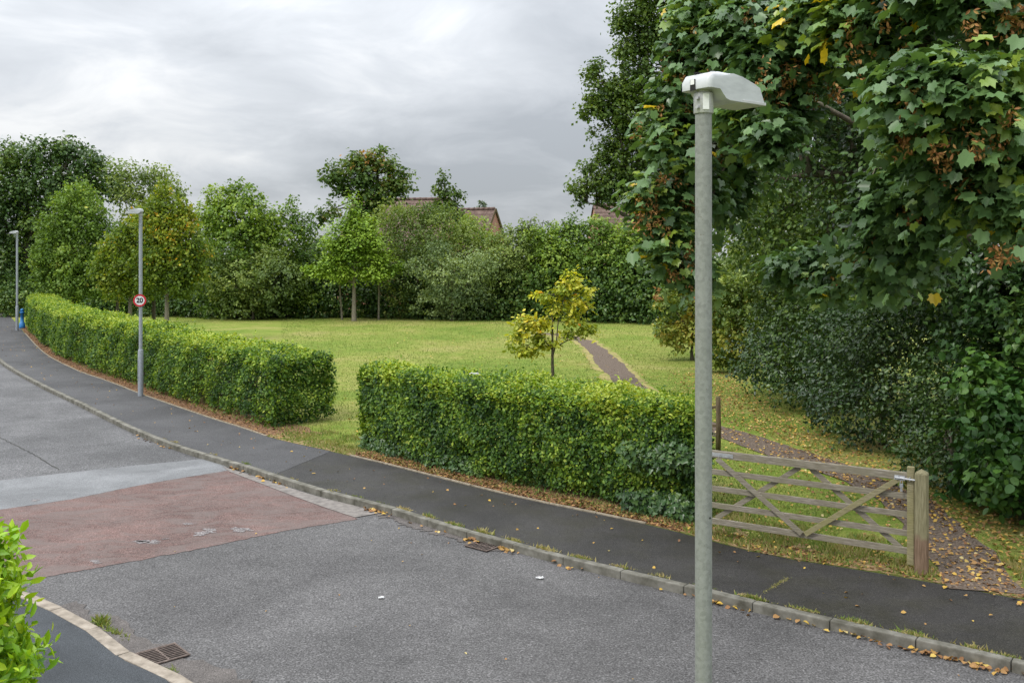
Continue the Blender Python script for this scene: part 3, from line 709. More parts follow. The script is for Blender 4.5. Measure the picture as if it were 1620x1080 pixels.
fence_post()
# ------------------------------------------------------------------ drains
def drain(c, d, w, l, z, label, nb=9):
    """cast iron gully grate; d = direction along the kerb"""
    d = Vector(d).normalized(); s = Vector((-d.y, d.x, 0)); c = Vector((c.x, c.y, z)); rot = Matrix((d, s, Vector((0, 0, 1)))).transposed()
    t = empty('drain_cover', c, label, 'drain')
    bm = bmesh.new(); box(bm, c + Vector((0, 0, -.006)), (l - .02, w - .02, .006), rot); obj('pit_shade', bm, M['black'], t)  # black plate above the road, painting the shade of the hole below
    bm = bmesh.new()
    for k in (-1, 1):
        box(bm, c + s * k * (w / 2 - .012) + Vector((0, 0, .004)), (l, .02, .012), rot, .002)
        box(bm, c + d * k * (l / 2 - .012) + Vector((0, 0, .0035)), (.02, w - .05, .012), rot, .002)
    obj('frame', bm, M['iron'], t)
    bm = bmesh.new()
    for k in range(nb): box(bm, c + d * (l - .07) * (k / (nb - 1) - .5) + Vector((0, 0, .003)), (.015, w - .05, .008), rot, .001)
    box(bm, c + Vector((0, 0, .0045)), (l - .05, .018, .008), rot, .001)
    obj('grate', bm, M['iron'], t)
q = P(257, 1037); drain(q, (.66, -.75, 0), .44, .42, .016, 'iron drain grate in the road beside the near pavement kerb')
q = P(765, 864.5); drain(q, (.76, -.65, 0), .36, .44, .016, 'iron drain grate choked with leaves under the far kerb')
# ------------------------------------------------------------------ blue bollard far off, litter
def bollard():
    c = P(35, 519, ZP); t = empty('bollard', c, 'blue bollard at the far end of the long hedge', 'bollard')
    bm = bmesh.new(); tube(bm, [c, c + Vector((0, 0, .05)), c + Vector((0, 0, .3)), c + Vector((0, 0, .33)), c + Vector((0, 0, .85)), c + Vector((0, 0, .86)), c + Vector((0, 0, .93)), c + Vector((0, 0, .95))], [.16, .17, .15, .1, .085, .12, .13, .06], 14); obj('body', bm, M['blue'], t, True)
    bm = bmesh.new(); tube(bm, [c + Vector((0, 0, .95)), c + Vector((0, 0, 1.0)), c + Vector((0, 0, 1.08)), c + Vector((0, 0, 1.12))], [.05, .09, .09, .03], 12); obj('cap', bm, M['blue'], t, True)
bollard()
def scrap(c, s, seed, label, mat='white_sign'):
    rn = random.Random(seed); bm = bmesh.new(); n = 4
    g = [[bm.verts.new((c.x + (i / n - .5) * s * 1.4 + rn.uniform(-.1, .1) * s, c.y + (j / n - .5) * s + rn.uniform(-.1, .1) * s, c.z + rn.uniform(.0, .3) * s)) for j in range(n + 1)] for i in range(n + 1)]
    for i in range(n):
        for j in range(n): bm.faces.new((g[i][j], g[i + 1][j], g[i + 1][j + 1], g[i][j + 1]))
    bmesh.ops.solidify(bm, geom=bm.faces[:], thickness=.002)
    o = obj('paper_scrap', bm, M[mat]); tag(o, label, 'litter')
scrap(P(854, 914, .012), .07, 1, 'crumpled white paper scrap lying alone on the dark road')
scrap(P(603, 945, .012), .05, 2, 'tiny pale scrap on the road in front of the paper scrap')
scrap(Q(750, 592, 18.6), .12, 3, 'whitish blue scrap caught on top of the short hedge')

# ------------------------------------------------------------------ houses beyond the trees
def house(label, d, rx0, rx1, ry, back_px, slope, hh, depth, name='brick_house', skew=0):
    """ridge seen from px rx0 to rx1 at row ry; gable end at the right"""
    a, b = Q(rx0, ry, d), Q(rx1, ry, d); b.y -= skew; b.x = (rx1 - 810) / F * b.y
    ax = (b - a); ax.z = 0; L = ax.length; ax.normalize(); s = Vector((ax.y, -ax.x, 0))     # s: towards the camera
    if s.y > 0: s = -s
    zr = (a.z + b.z) / 2; ze = zr - slope * depth / 2; root = empty(name, (a + b) / 2 - Vector((0, 0, zr - ZP)), label, 'house', 'brick houses beyond the trees')
    A, Bq = Vector((a.x, a.y, 0)), Vector((b.x, b.y, 0)); hd = depth / 2
    def pt(p, side, z): return p + s * hd * side + Vector((0, 0, z))
    bm = bmesh.new(); lo = [pt(A, 1, 0), pt(Bq, 1, 0), pt(Bq, -1, 0), pt(A, -1, 0)]; v = [bm.verts.new(p) for p in lo]; u = [bm.verts.new(p + Vector((0, 0, ze))) for p in lo]
    g1 = bm.verts.new(Bq + Vector((0, 0, zr))); g0 = bm.verts.new(A + Vector((0, 0, zr)))
    bm.faces.new((v[0], v[1], u[1], u[0])); bm.faces.new((v[2], v[3], u[3], u[2])); bm.faces.new((v[1], v[2], u[2], g1, u[1])); bm.faces.new((v[3], v[0], u[0], g0, u[3]))
    obj('wall', bm, M['brick'], root)
    # roof: rows of tiles as overlapping courses
    bm = bmesh.new(); ov = .12; n = int(depth / 2 / .30); sl = math.hypot(hd, zr - ze)
    for side in (1, -1):
        for k in range(n):
            t0, t1 = k / n * 1.06, (k + 1.12) / n * 1.06
            p = [A - ax * ov, Bq + ax * ov]
            q0 = [pp_ + s * hd * t0 * side + Vector((0, 0, zr + .03 - (zr - ze) * t0)) for pp_ in p]; q1 = [pp_ + s * hd * t1 * side + Vector((0, 0, zr + .085 - (zr - ze) * t1)) for pp_ in p]
            dn = Vector((0, 0, -.06)); V = [bm.verts.new(x) for x in (*q0, *q1)]; V2 = [bm.verts.new(x + dn) for x in q1]
            bm.faces.new((V[0], V[1], V[3], V[2])); bm.faces.new((V[2], V[3], V2[1], V2[0]))
    bmesh.ops.recalc_face_normals(bm, faces=bm.faces); rf = obj('roof', bm, M['tile'], root)
    bm = bmesh.new(); m = max(3, int(L / .45))
    for k in range(m): tube(bm, [A + ax * (L * k / m) + Vector((0, 0, zr + .03)), A + ax * (L * (k + .96) / m) + Vector((0, 0, zr + .04))], [.13, .14], 8)
    obj('ridge_tiles', bm, M['tile'], rf, True)
    bm = bmesh.new()
    for side in (1, -1): bar(bm, Bq + ax * .1 + Vector((0, 0, zr)), pt(Bq, side * 1.05, ze - (zr - ze) * .05) + ax * .1, .2, .04, ax)
    obj('bargeboard', bm, M['pole_wood'], rf)
    for wx in (.25, .7):
        c = A.lerp(Bq, wx) + s * (hd + .01)
        for zz in (1.5, ze - 1.1):
            bm = bmesh.new(); rot = Matrix((ax, s, Vector((0, 0, 1)))).transposed()
            if rot.determinant() < 0: rot = Matrix((-ax, s, Vector((0, 0, 1)))).transposed()
            box(bm, c + Vector((0, 0, zz)), (1.2, .06, 1.1), rot); f = obj('window', bm, M['white_paint'], root)
            bm = bmesh.new(); box(bm, c + s * .025 + Vector((0, 0, zz)), (1.06, .03, .96), rot); obj('pane', bm, M['window'], f, world_space=False)
house('brick house with brown tiled roof behind the tall sycamore, left of the other roofs', 78, 560, 712, 317, 0, 1.05, 0, 7.5, skew=1.5)
house('brick house with pink gable end standing clear against the sky', 84, 690, 783, 333, 0, 1.35, 0, 7.5, skew=2.5)
house('brick house whose brown roof shows under the big oak', 82, 940, 1100, 325, 0, 1.0, 0, 8, skew=-1)

# ------------------------------------------------------------------ clipped hedges
def hedge(label, front, back, hs, n, seed, leaf, whips=0):
    f = spline(setz(front, 0), 200); b = spline(setz(back, 0), 200)
    fa = np.array([list(p) for p in f]); ba = np.array([list(p) for p in b]); g = np.random.default_rng(seed)
    L = sum((f[i + 1] - f[i]).length for i in range(199)); wd = np.linalg.norm(fa - ba, axis=1).mean(); H = float(np.mean(hs))
    t = empty('hedge', (f[100].x, f[100].y, ZP), label, 'hedge', 'clipped hedges beside the pavement')
    per = np.array([H * L, wd * L, H * L * .35, H * wd * 2.2, H * wd * 2.2]); per /= per.sum()
    per_spray = 9; ns = n // per_spray; which = g.choice(5, ns, p=per)
    s = g.random(ns); u = g.random(ns); v = g.random(ns)         # along, across, height
    nl = np.zeros((ns, 3)); A = fa[(s * 199).astype(int)]
    v = np.where(which == 1, 1, v ** .85); u = np.where(which == 0, 0, np.where(which == 2, 1, u))
    s = np.where(which == 3, 0, np.where(which == 4, 1, s))
    x = s * 199; i0 = np.clip(x.astype(int), 0, 198); fr = (x - i0)[:, None]
    Fp = fa[i0] * (1 - fr) + fa[i0 + 1] * fr; Bp_ = ba[i0] * (1 - fr) + ba[i0 + 1] * fr
    tn = unit(fa[i0 + 1] - fa[i0]); ac = unit(Bp_ - Fp)
    nl = np.where((which == 0)[:, None], -ac, np.where((which == 1)[:, None], np.array([0, 0, 1.]), np.where((which == 2)[:, None], ac, np.where((which == 3)[:, None], -tn, tn))))
    hh = np.interp(s, np.linspace(0, 1, len(hs)), hs)
    # lumps along the faces and the top, rounded shoulders, undercut foot
    ph = g.uniform(0, 6.28, 8); S_ = s * L
    lump = .05 * np.sin(S_ * 2.1 + ph[0] + v * 5) * np.cos(v * 4 + S_ * .6) + .06 * np.sin(S_ * .9 + ph[1] + u * 2 + v * 2) + .05 * np.sin(S_ * 4.7 + 2 * np.sin(v * 7 + ph[2])) * np.sin(v * 9 + S_ * 1.7) + .05 * np.sin(S_ * 9.5 + ph[3] + 2 * np.sin(v * 5)) * np.sin(v * 14 + u * 12 + 2 * np.sin(S_ * 3))
    foot = np.where((which != 1), -.16 * np.exp(-v * 9), 0)
    shoulder = np.where(which != 1, -.17 * v ** 5, -.12 * (np.abs(u * 2 - 1) ** 4))
    endr = -.14 * np.where((which == 0) | (which == 2) | (which == 1), np.exp(-np.minimum(s, 1 - s) * L * 4), 0)
    dep = -g.exponential(.07, ns) + lump + foot + shoulder + endr * .8
    pos = Fp + (Bp_ - Fp) * u[:, None]; pos[:, 2] = ZP + .06 + v * (hh - .06)
    pos = pos + nl * dep[:, None]
    idx = np.repeat(np.arange(ns), per_spray); N = len(idx)
    p = pos[idx] + g.normal(0, .05, (N, 3))
    nrm = unit(nl[idx] * .7 + np.array([0, 0, .5]) + g.normal(0, .5, (N, 3)))
    tip = nl[idx] * .8 + np.array([0, 0, -.1]) + g.normal(0, .7, (N, 3))
    # yellower young growth on the sheared top, with the light falling there painted in too
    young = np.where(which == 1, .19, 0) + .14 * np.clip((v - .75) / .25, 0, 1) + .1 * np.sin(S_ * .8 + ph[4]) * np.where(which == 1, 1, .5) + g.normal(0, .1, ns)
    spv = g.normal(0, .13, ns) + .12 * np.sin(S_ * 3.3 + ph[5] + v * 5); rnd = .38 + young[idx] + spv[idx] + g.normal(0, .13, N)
    ok = p[:, 2] > ZP + .01
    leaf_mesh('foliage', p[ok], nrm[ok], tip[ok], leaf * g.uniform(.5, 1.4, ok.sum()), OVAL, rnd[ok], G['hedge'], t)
    if whips:                                       # unclipped shoots standing up from the top
        P_, N_, T_, Rn = [], [], [], []
        for k in range(whips):
            q = g.random(); j = int(q * 199); c = fa[j] + (ba[j] - fa[j]) * g.uniform(.1, .95); hz = np.interp(q, np.linspace(0, 1, len(hs)), hs)
            ln = g.uniform(.08, .4) * (1.2 if g.random() < .2 else .7); dr = unit(np.array([g.normal(0, .3), g.normal(0, .3), 1]))
            for m in range(int(ln / .035)):
                P_.append(c + np.array([0, 0, ZP + hz - .06]) + dr * m * .035); N_.append(np.array([g.normal(), g.normal(), .8])); T_.append(np.array([g.normal(), g.normal(), .6])); Rn.append(.62 + g.normal(0, .15))
        sh = leaf_mesh('shoots', np.array(P_), np.array(N_), np.array(T_), leaf * .95 * g.uniform(.6, 1.2, len(P_)), OVAL, np.array(Rn), G['hedge'], t); sh['kind'] = 'stuff'
    # twiggy inside
    bm = bmesh.new(); rn = random.Random(seed)
    for k in range(int(L * 16)):
        q = rn.uniform(.04, .96); j = int(q * 199); a = f[j].lerp(b[j], rn.uniform(.35, .65)); hz = float(np.interp(q, np.linspace(0, 1, len(hs)), hs))
        tube(bm, [a + Vector((0, 0, ZP - .03)), a + Vector((rn.uniform(-.1, .1), rn.uniform(-.1, .1), hz * .5)), a + Vector((rn.uniform(-.3, .3), rn.uniform(-.3, .3), hz * .92))], [.018, .013, .005], 5, False)
    obj('stems', bm, M['bark'], t)
    return t
fr = [P(*p, ZP) for p in ((572, 704), (660, 732), (763, 758), (877, 782), (992, 804), (1096, 821))]
bk = [Vector((-2.75, 22.0, 0)), Vector((-1.3, 20.6, 0)), Vector((.6, 19.0, 0)), Vector((2.2, 17.6, 0)), Vector((3.28, 16.25, 0))]
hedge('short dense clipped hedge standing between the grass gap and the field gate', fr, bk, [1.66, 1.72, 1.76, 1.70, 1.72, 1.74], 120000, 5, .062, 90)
fr = [P(*p, ZP) for p in ((430, 677), (330, 649), (230, 616), (167, 594), (119, 576), (85, 560), (60, 540), (47, 525), (43, 515))]
bk = offset([Vector(p) for p in fr], 0); ob = offset(fr, -1.55); ob[0] = P(533, 664, ZP)
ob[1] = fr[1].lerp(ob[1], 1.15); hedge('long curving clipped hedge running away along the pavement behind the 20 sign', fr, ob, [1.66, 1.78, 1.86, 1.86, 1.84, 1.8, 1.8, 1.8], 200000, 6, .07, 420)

# ivy and bramble at the foot of the short hedge
def creeper(label, pts, r, n, size, mat, seed, cat='creeper', name='ivy', tm=IVY):
    g = np.random.default_rng(seed); c = [(Vector(p), r * g.uniform(.7, 1.2), .8) for p in pts]
    t = empty(name, pts[0], label, cat)
    pos, nrm, tip, rnd = crown_points(c, n, seed, per=6, spray=.09, shell=.3, lump=.2)
    nrm = unit(nrm + np.array([-.5, -.9, 0])); ok = pos[:, 2] > ZP + .01
    leaf_mesh('foliage', pos[ok], nrm[ok], tip[ok], size * g.uniform(.6, 1.3, ok.sum()), tm, rnd[ok], mat, t)
creeper('dark ivy climbing the gate end of the short hedge', [P(1010 + 4.6 * k, 806 + .8 * k, ZP) + Vector((0, .0, .12 + .27 * ((k * 3) % 6))) for k in range(20)], .26, 5200, .08, G['ivy'], 41)
creeper('dark ivy trailing along the foot of the short hedge at its grassy gap end', [P(585 + 21 * k, 711 + 5.5 * k, ZP) + Vector((0, .1, .12)) for k in range(9)], .2, 2200, .07, G['ivy'], 42)
creeper('bright bramble leaves poking out low in the front of the short hedge', [P(760, 742, ZP) + Vector((0, -.02, .25)), P(775, 752, ZP) + Vector((.1, 0, .3)), P(748, 742, ZP) + Vector((0, 0, .42))], .16, 190, .12, G['horn'], 43, 'bramble', 'bramble', SYC)

# ------------------------------------------------------------------ far thicket and the shrubs in front of it
def thicket():
    g = np.random.default_rng(77); cs = []
    a = [P(x, y, ZP) for x, y in ((-40, 494), (150, 497), (300, 502), (420, 503), (560, 503), (700, 505), (860, 508), (1000, 512), (1120, 516))]
    for i, p in enumerate(spline(a, 62)):
        px = 810 + F * p.x / p.y
        for h, yy in ((.5, .9), (1.5, 1.1), (2.6, 1.6), (1, 3.2), (2.4, 3.6)):
            cs.append((Vector((p.x + g.normal(0, .3), p.y + yy + g.normal(0, .35), ZP + h)), 1.35 * g.uniform(.85, 1.25), .9))
        cs.append((Vector((p.x, p.y + 3.2, ZP + 3.6 + g.normal(0, .4))), 1.5, .9))
    pos, nrm, tip, rnd = crown_points(cs, 170000, 78, per=8, spray=.35, shell=.5, up=.4)
    ok = pos[:, 2] > ZP; o = leaf_mesh('thicket', pos[ok], nrm[ok], tip[ok], .2 * g.uniform(.7, 1.3, ok.sum()), DIA, rnd[ok], G['dark'])
    tag(o, 'dark mass of undergrowth along the far edge of the grass', 'undergrowth', kind='stuff')
thicket()
def shrub(label, px, py, d, clumps, mat, seed, n=9000, size=.21, grp='shrubs along the far edge of the field', tm=DIA, **kw):
    b = Vector(((px - 810) / F * d, d, ZP)); kw = dict(dict(per=11, spray=.3, shell=.45, lump=.34, cvar=.34, zb=.35), **kw)
    clumps = clumps + [(px + o, 476, 30) for o in (-26, 4, 32)]
    return tree('shrub', label, 'shrub', b, cl(clumps, d), .09, .6, n, size, tm, mat, seed, group=grp, extra=1, trunk='stem', **kw)
shrub('rounded bright green tree-like shrub right of the yellow-tinted tree', 372, 505, 64, [(372, 345, 48), (335, 350, 34), (405, 350, 36), (385, 310, 26), (350, 312, 26), (372, 390, 55), (420, 385, 34)], G['mid'], 101, 17000, .22, rbias=.1)
shrub('dark green shrub with a pointed leader left of the lime green tree', 455, 505, 65, [(450, 380, 40), (455, 340, 18), (462, 322, 9, 1.4), (425, 350, 20), (475, 360, 24), (480, 410, 36)], G['mid'], 102, 10000, .19, rbias=-.1)
shrub('pale green rounded shrub low beneath the bright green one', 400, 505, 62.5, [(330, 430, 44), (380, 440, 48), (440, 440, 48), (425, 410, 24)], G['olive'], 103, 11000, .18, rbias=-.05)
shrub('feathery grey-olive willow-like shrub under the left brick roof', 660, 506, 64, [(650, 390, 52), (690, 375, 46), (640, 350, 26), (700, 345, 26), (610, 400, 40), (670, 340, 20), (735, 390, 40), (622, 335, 22), (600, 350, 22), (650, 342, 18), (695, 345, 16)], G['olive'], 104, 20000, .15, up=.3, jitter=.8, rbias=.02)
shrub('silvery grey-green shrub arching at the middle of the far edge', 715, 507, 61.5, [(700, 430, 36), (740, 440, 44), (690, 400, 24), (770, 420, 30), (660, 430, 26)], G['grey'], 105, 12000, .15, up=.3, jitter=.8, rbias=-.06)
shrub('bright green shrub in front of the clear gable end', 745, 507, 66, [(750, 370, 26), (740, 350, 14), (765, 390, 30), (720, 372, 22)], G['mid'], 106, 6000, .2, rbias=.12)
shrub('olive green shrub below the pale gap in the roofs', 815, 508, 63, [(815, 410, 50), (790, 385, 26), (840, 385, 30), (800, 440, 46), (825, 372, 16), (838, 356, 13), (806, 366, 10)], G['olive'], 107, 14000, .17, rbias=-.12)
shrub('green shrub with bare arching twigs on top', 880, 509, 62.5, [(875, 400, 44), (900, 380, 26), (850, 380, 26), (885, 430, 50), (860, 450, 40), (872, 362, 15), (905, 356, 14), (890, 370, 16)], G['mid'], 108, 14000, .18)
shrub('yellowish topped shrub beneath the right hand roof', 945, 510, 62, [(940, 390, 40), (925, 365, 18), (965, 385, 30), (950, 420, 50), (915, 425, 40), (945, 352, 14), (962, 362, 16)], G['horn'], 109, 14000, .18, rbias=-.12)
shrub('dark green shrub at the right end of the far edge, beside the oak stem', 1010, 512, 61, [(1000, 410, 44), (1035, 420, 40), (1000, 380, 26), (1030, 385, 22), (990, 440, 44), (1060, 440, 40), (990, 360, 14), (1015, 372, 16)], G['mid'], 110, 14000, .19, rbias=.12)
def twigs():
    c = Q(862, 372, 63); bm = bmesh.new(); rn = random.Random(4)
    for k in range(9):
        s = c + Vector((rn.uniform(-1, 1), 0, -.8)); dx = rn.uniform(-.7, .9)
        tube(bm, [s, s + Vector((dx * .3, 0, 1.0)), s + Vector((dx, 0, 1.5 + rn.uniform(0, .4))), s + Vector((dx * 1.9, 0, 1.3 + rn.uniform(-.2, .4)))], [.03, .025, .018, .01], 5)
    o = obj('bare_branch', bm, M['bark']); tag(o, 'bare arching twigs rising from a shrub into the pale sky', 'branch')
twigs()

# trees of the far edge
def base_at(px, d): return Vector(((px - 810) / F * d, d, ZP))
tree('sycamore_tree', 'broad loose tree with russet tinges rising above the far hedge', 'tree', base_at(590, 68), shrink(cl([(530, 278, 26), (560, 262, 26), (590, 255, 22), (615, 262, 20), (575, 285, 34), (620, 290, 28), (640, 275, 16), (600, 310, 30), (545, 300, 20), (580, 335, 34), (630, 300, 16), (520, 335, 20), (505, 345, 14), (650, 290, 8), (560, 245, 10), (600, 238, 9)], 68), 0.86), .35, 4.0, 8200, .27, DIA, G['russet'], 120, group='trees beyond the grass', per=8, spray=.4, shell=.8)
tree('sycamore_tree', 'small sprig-topped tree poking up in front of the left brick roof', 'tree', base_at(704, 70), cl([(700, 285, 9, 1.5), (690, 300, 10), (710, 305, 14), (730, 310, 7), (700, 325, 20), (718, 325, 10), (685, 340, 18), (725, 345, 12), (700, 272, 4, 1.6)], 70), .12, 5.0, 2300, .25, DIA, G['oak'], 121, group='trees beyond the grass', per=7, spray=.3, shell=.8)
tree('maple_tree', 'lime green young tree with a pale straight trunk on the far grass', 'tree', base_at(560, 61.3), shrink(cl([(560, 330, 18, 1.2), (548, 355, 26), (575, 358, 28), (535, 385, 34), (585, 385, 32), (560, 400, 40), (525, 415, 30, .6), (600, 410, 24, .6), (510, 428, 22, .5), (545, 432, 34, .5), (590, 432, 30, .5), (617, 427, 20, .45), (492, 425, 12, .5), (555, 312, 8, 1.5), (632, 418, 9, .5)], 61.3), 0.84), .14, 2.3, 15000, .19, DIA, G['lime'], 122, bark='bark_pale', group='young trees on the far grass', per=8, spray=.4, shell=.85, flat=.5, up=.9, jitter=.35)
tree('slender_tree', 'thin leaning sapling stem just left of the lime green tree trunk', 'tree', base_at(541, 62.5), cl([(538, 425, 14, .6), (532, 405, 12, .7), (546, 395, 10)], 62.5), .06, 3.6, 700, .18, DIA, G['lime'], 123, bark='bark_pale', group='young trees on the far grass', lean=(-.2, 0))
tree('slender_tree', 'thin upright sapling stem right of the lime green tree trunk', 'tree', base_at(599, 62.5), cl([(605, 430, 14, .6), (615, 418, 12, .7), (597, 410, 12)], 62.5), .06, 3.6, 700, .18, DIA, G['horn'], 124, bark='bark_pale', group='young trees on the far grass')
tree('poplar_tree', 'small dark pointed treetop behind the ridge of the clear gable house', 'tree', base_at(763, 120), cl([(763, 326, 6, 1.3), (758, 334, 7), (768, 336, 8), (763, 345, 9)], 120), .2, 8, 900, .35, DIA, G['dist'], 125)
# left hand group behind the long hedge
tree('big_tree', 'big dark green tree towering at the left edge of the photo', 'tree', base_at(45, 70), shrink(cl([(20, 250, 34), (70, 245, 36), (110, 240, 26), (140, 255, 30), (160, 275, 34), (60, 290, 50), (10, 300, 50), (110, 300, 50), (-30, 260, 40), (20, 350, 50), (75, 360, 50), (10, 400, 46), (40, 430, 46), (-40, 340, 60), (5, 230, 10), (100, 225, 8), (125, 232, 7), (180, 300, 30), (25, 470, 30), (60, 470, 30)], 70), 0.88), .5, 3.0, 36000, .26, DIA, G['dark'], 130, group='trees behind the long hedge', per=9, spray=.45, rbias=.06)
tree('thin_tree', 'airy olive tree showing sky through its top behind the yellow-tinted one', 'tree', base_at(225, 68), cl([(200, 275, 26), (230, 280, 24), (255, 275, 20), (270, 295, 18), (215, 310, 30), (250, 310, 26), (190, 300, 20), (285, 305, 12), (220, 350, 40)], 68), .2, 4.0, 6500, .2, DIA, G['olive'], 131, bark='bark_pale', group='trees behind the long hedge', per=7, spray=.4, shell=.9, extra=4)
tree('hornbeam_tree', 'pale green upright tree between the big dark tree and the yellow-tinted one', 'tree', base_at(118, 57), shrink(cl([(125, 305, 22, 1.2), (105, 325, 26), (145, 330, 26), (90, 360, 30), (130, 360, 36), (160, 365, 26), (80, 400, 34), (115, 410, 40), (150, 410, 34), (75, 440, 26), (120, 450, 36), (60, 415, 14), (165, 450, 24)], 57), 0.86), .2, 1.6, 26000, .17, DIA, G['horn'], 132, group='trees behind the long hedge', per=9, spray=.3, up=.4, jitter=.7, rbias=-.1)
tree('lime_tree', 'bushy yellow-tinted tree with golden leaves behind the lamp with the sign', 'tree', base_at(264, 46.5), shrink(cl([(262, 305, 14, 1.3), (250, 325, 22), (280, 330, 22), (240, 350, 28), (290, 355, 26), (265, 360, 34), (305, 385, 26), (270, 400, 40), (300, 420, 30), (245, 400, 34), (275, 440, 36), (315, 430, 16), (240, 440, 26), (290, 455, 20), (258, 290, 6, 1.4), (300, 335, 10), (325, 400, 10)], 46.5), 0.88), .13, 1.7, 21000, .155, DIA, G['gold'], 133, bark='bark_pale', group='trees behind the long hedge', per=9, spray=.27, up=.3, jitter=.8)
tree('lime_tree', 'lower greener yellow-tinted tree just left of the lamp with the sign', 'tree', base_at(206, 47.5), shrink(cl([(195, 370, 20), (180, 395, 26), (215, 380, 24), (165, 425, 24), (200, 420, 34), (185, 450, 28), (220, 445, 26), (150, 435, 12), (215, 350, 16)], 47.5), 0.9), .12, 1.7, 11000, .155, DIA, G['gold'], 134, bark='bark_pale', group='trees behind the long hedge', per=9, spray=.27, up=.3, jitter=.8, rbias=-.1)
for px, d, s in ((243, 49, 135), (186, 51, 136)):
    tree('slender_tree', {243: 'slim bare trunked young tree right beside the lamp with the sign', 186: 'slim young tree trunk in the shade left of the lamp with the sign'}[px], 'tree', base_at(px, d), cl([(px, 445, 22), (px + 8, 425, 20), (px - 10, 460, 18)], d), .1, 2.6, 1800, .16, DIA, G['horn'], s, group='trees behind the long hedge', rbias=-.15)
shrub('dark evergreen bush at the far left end of the long hedge', 22, 515, 66, [(22, 470, 20), (15, 490, 20), (35, 490, 16), (28, 450, 22)], G['dark'], 140, 4500, .18, grp='trees behind the long hedge')

# ------------------------------------------------------------------ yellow oak sapling on the grass
sb = base_at(874, 30.5)
tree('oak_sapling', 'young oak with yellowing leaves standing alone on the grass beside the path', 'tree', sb, shrink(cl([(905, 445, 20, .9), (925, 462, 18, .6), (890, 462, 20, .7), (862, 468, 16, .6), (915, 482, 22, .7), (880, 487, 18, .6), (905, 505, 22, .6), (930, 520, 18, .5), (900, 528, 18, .5), (825, 505, 18, .9), (845, 515, 24, .7), (818, 530, 20, .7), (850, 535, 22, .6), (830, 553, 22, .4), (862, 515, 18, .8), (870, 545, 18, .5), (942, 528, 8, .6), (945, 460, 6, .5), (850, 465, 8, .6), (806, 545, 9, .6), (900, 432, 7, .9)], 30.5), .74), .058, .75, 2900, .15, OVAL, G['sap'], 150, per=8, spray=.17, shell=.85, up=.8, extra=1, cvar=.2, rbias=-.07)

# ------------------------------------------------------------------ big oak behind, right of centre
tree('oak_tree', 'tall spreading oak reaching into the sky left of the near lamp', 'tree', base_at(1012, 69), cl([(960, 140, 26), (940, 165, 22), (935, 120, 16), (965, 175, 28), (985, 140, 24), (945, 105, 12), (925, 180, 10), (990, 40, 22), (1000, 75, 26), (985, 85, 14), (1010, 20, 36), (1030, 60, 36), (1015, 120, 38), (1000, 160, 34), (990, 205, 30), (965, 235, 24), (985, 260, 34), (945, 285, 24), (920, 298, 18), (905, 300, 10), (960, 300, 26), (990, 300, 30), (1025, 220, 44), (1030, 280, 40), (1060, 160, 50), (1070, 60, 50), (1050, 320, 34), (1010, 320, 22), (1060, -20, 60), (980, 35, 10), (915, 320, 7), (930, 265, 14), (1090, 250, 50), (1010, -40, 30), (955, 250, 14), (938, 210, 8)], 69), .4, 6.5, 52000, .26, DIA, G['oak'], 160, per=9, spray=.42, shell=.75, extra=3, lump=.3)

# ------------------------------------------------------------------ the wood on the right
wg = 'ivy clad trees of the wood on the right'
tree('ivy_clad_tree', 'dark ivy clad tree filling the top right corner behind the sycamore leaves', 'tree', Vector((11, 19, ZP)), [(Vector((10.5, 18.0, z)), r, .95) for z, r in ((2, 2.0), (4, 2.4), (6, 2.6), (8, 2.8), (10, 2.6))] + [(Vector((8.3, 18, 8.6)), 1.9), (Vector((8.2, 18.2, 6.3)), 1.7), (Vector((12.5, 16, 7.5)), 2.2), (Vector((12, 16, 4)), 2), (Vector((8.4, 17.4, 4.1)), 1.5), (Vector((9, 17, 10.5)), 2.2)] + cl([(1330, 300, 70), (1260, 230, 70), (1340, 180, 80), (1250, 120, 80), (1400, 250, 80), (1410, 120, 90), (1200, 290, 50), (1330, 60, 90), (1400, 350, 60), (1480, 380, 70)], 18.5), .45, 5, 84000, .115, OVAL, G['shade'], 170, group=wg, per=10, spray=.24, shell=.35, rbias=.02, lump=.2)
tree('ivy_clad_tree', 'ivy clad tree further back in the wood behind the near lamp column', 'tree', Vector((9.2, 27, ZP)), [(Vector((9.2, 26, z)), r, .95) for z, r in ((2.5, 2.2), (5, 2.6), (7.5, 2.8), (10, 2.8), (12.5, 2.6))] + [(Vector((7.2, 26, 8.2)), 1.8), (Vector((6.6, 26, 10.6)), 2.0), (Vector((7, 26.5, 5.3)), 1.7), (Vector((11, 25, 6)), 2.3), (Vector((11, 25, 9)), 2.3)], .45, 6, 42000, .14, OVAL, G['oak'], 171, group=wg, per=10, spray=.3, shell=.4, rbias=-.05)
tree('ivy_clad_tree', 'ivy clad tree half way along the wood, beyond the yellowish bushes', 'tree', Vector((11, 40, ZP)), [(Vector((11, 39, z)), r, .95) for z, r in ((2.5, 2.6), (5.5, 3), (8.5, 3.2), (12, 3), (15, 3))] + [(Vector((9, 39, 7)), 2.2), (Vector((8.6, 39, 11)), 2.2), (Vector((9, 40, 14)), 2.4)], .45, 6, 22000, .2, DIA, G['oak'], 172, group=wg, per=10, spray=.4, shell=.4, rbias=-.05)
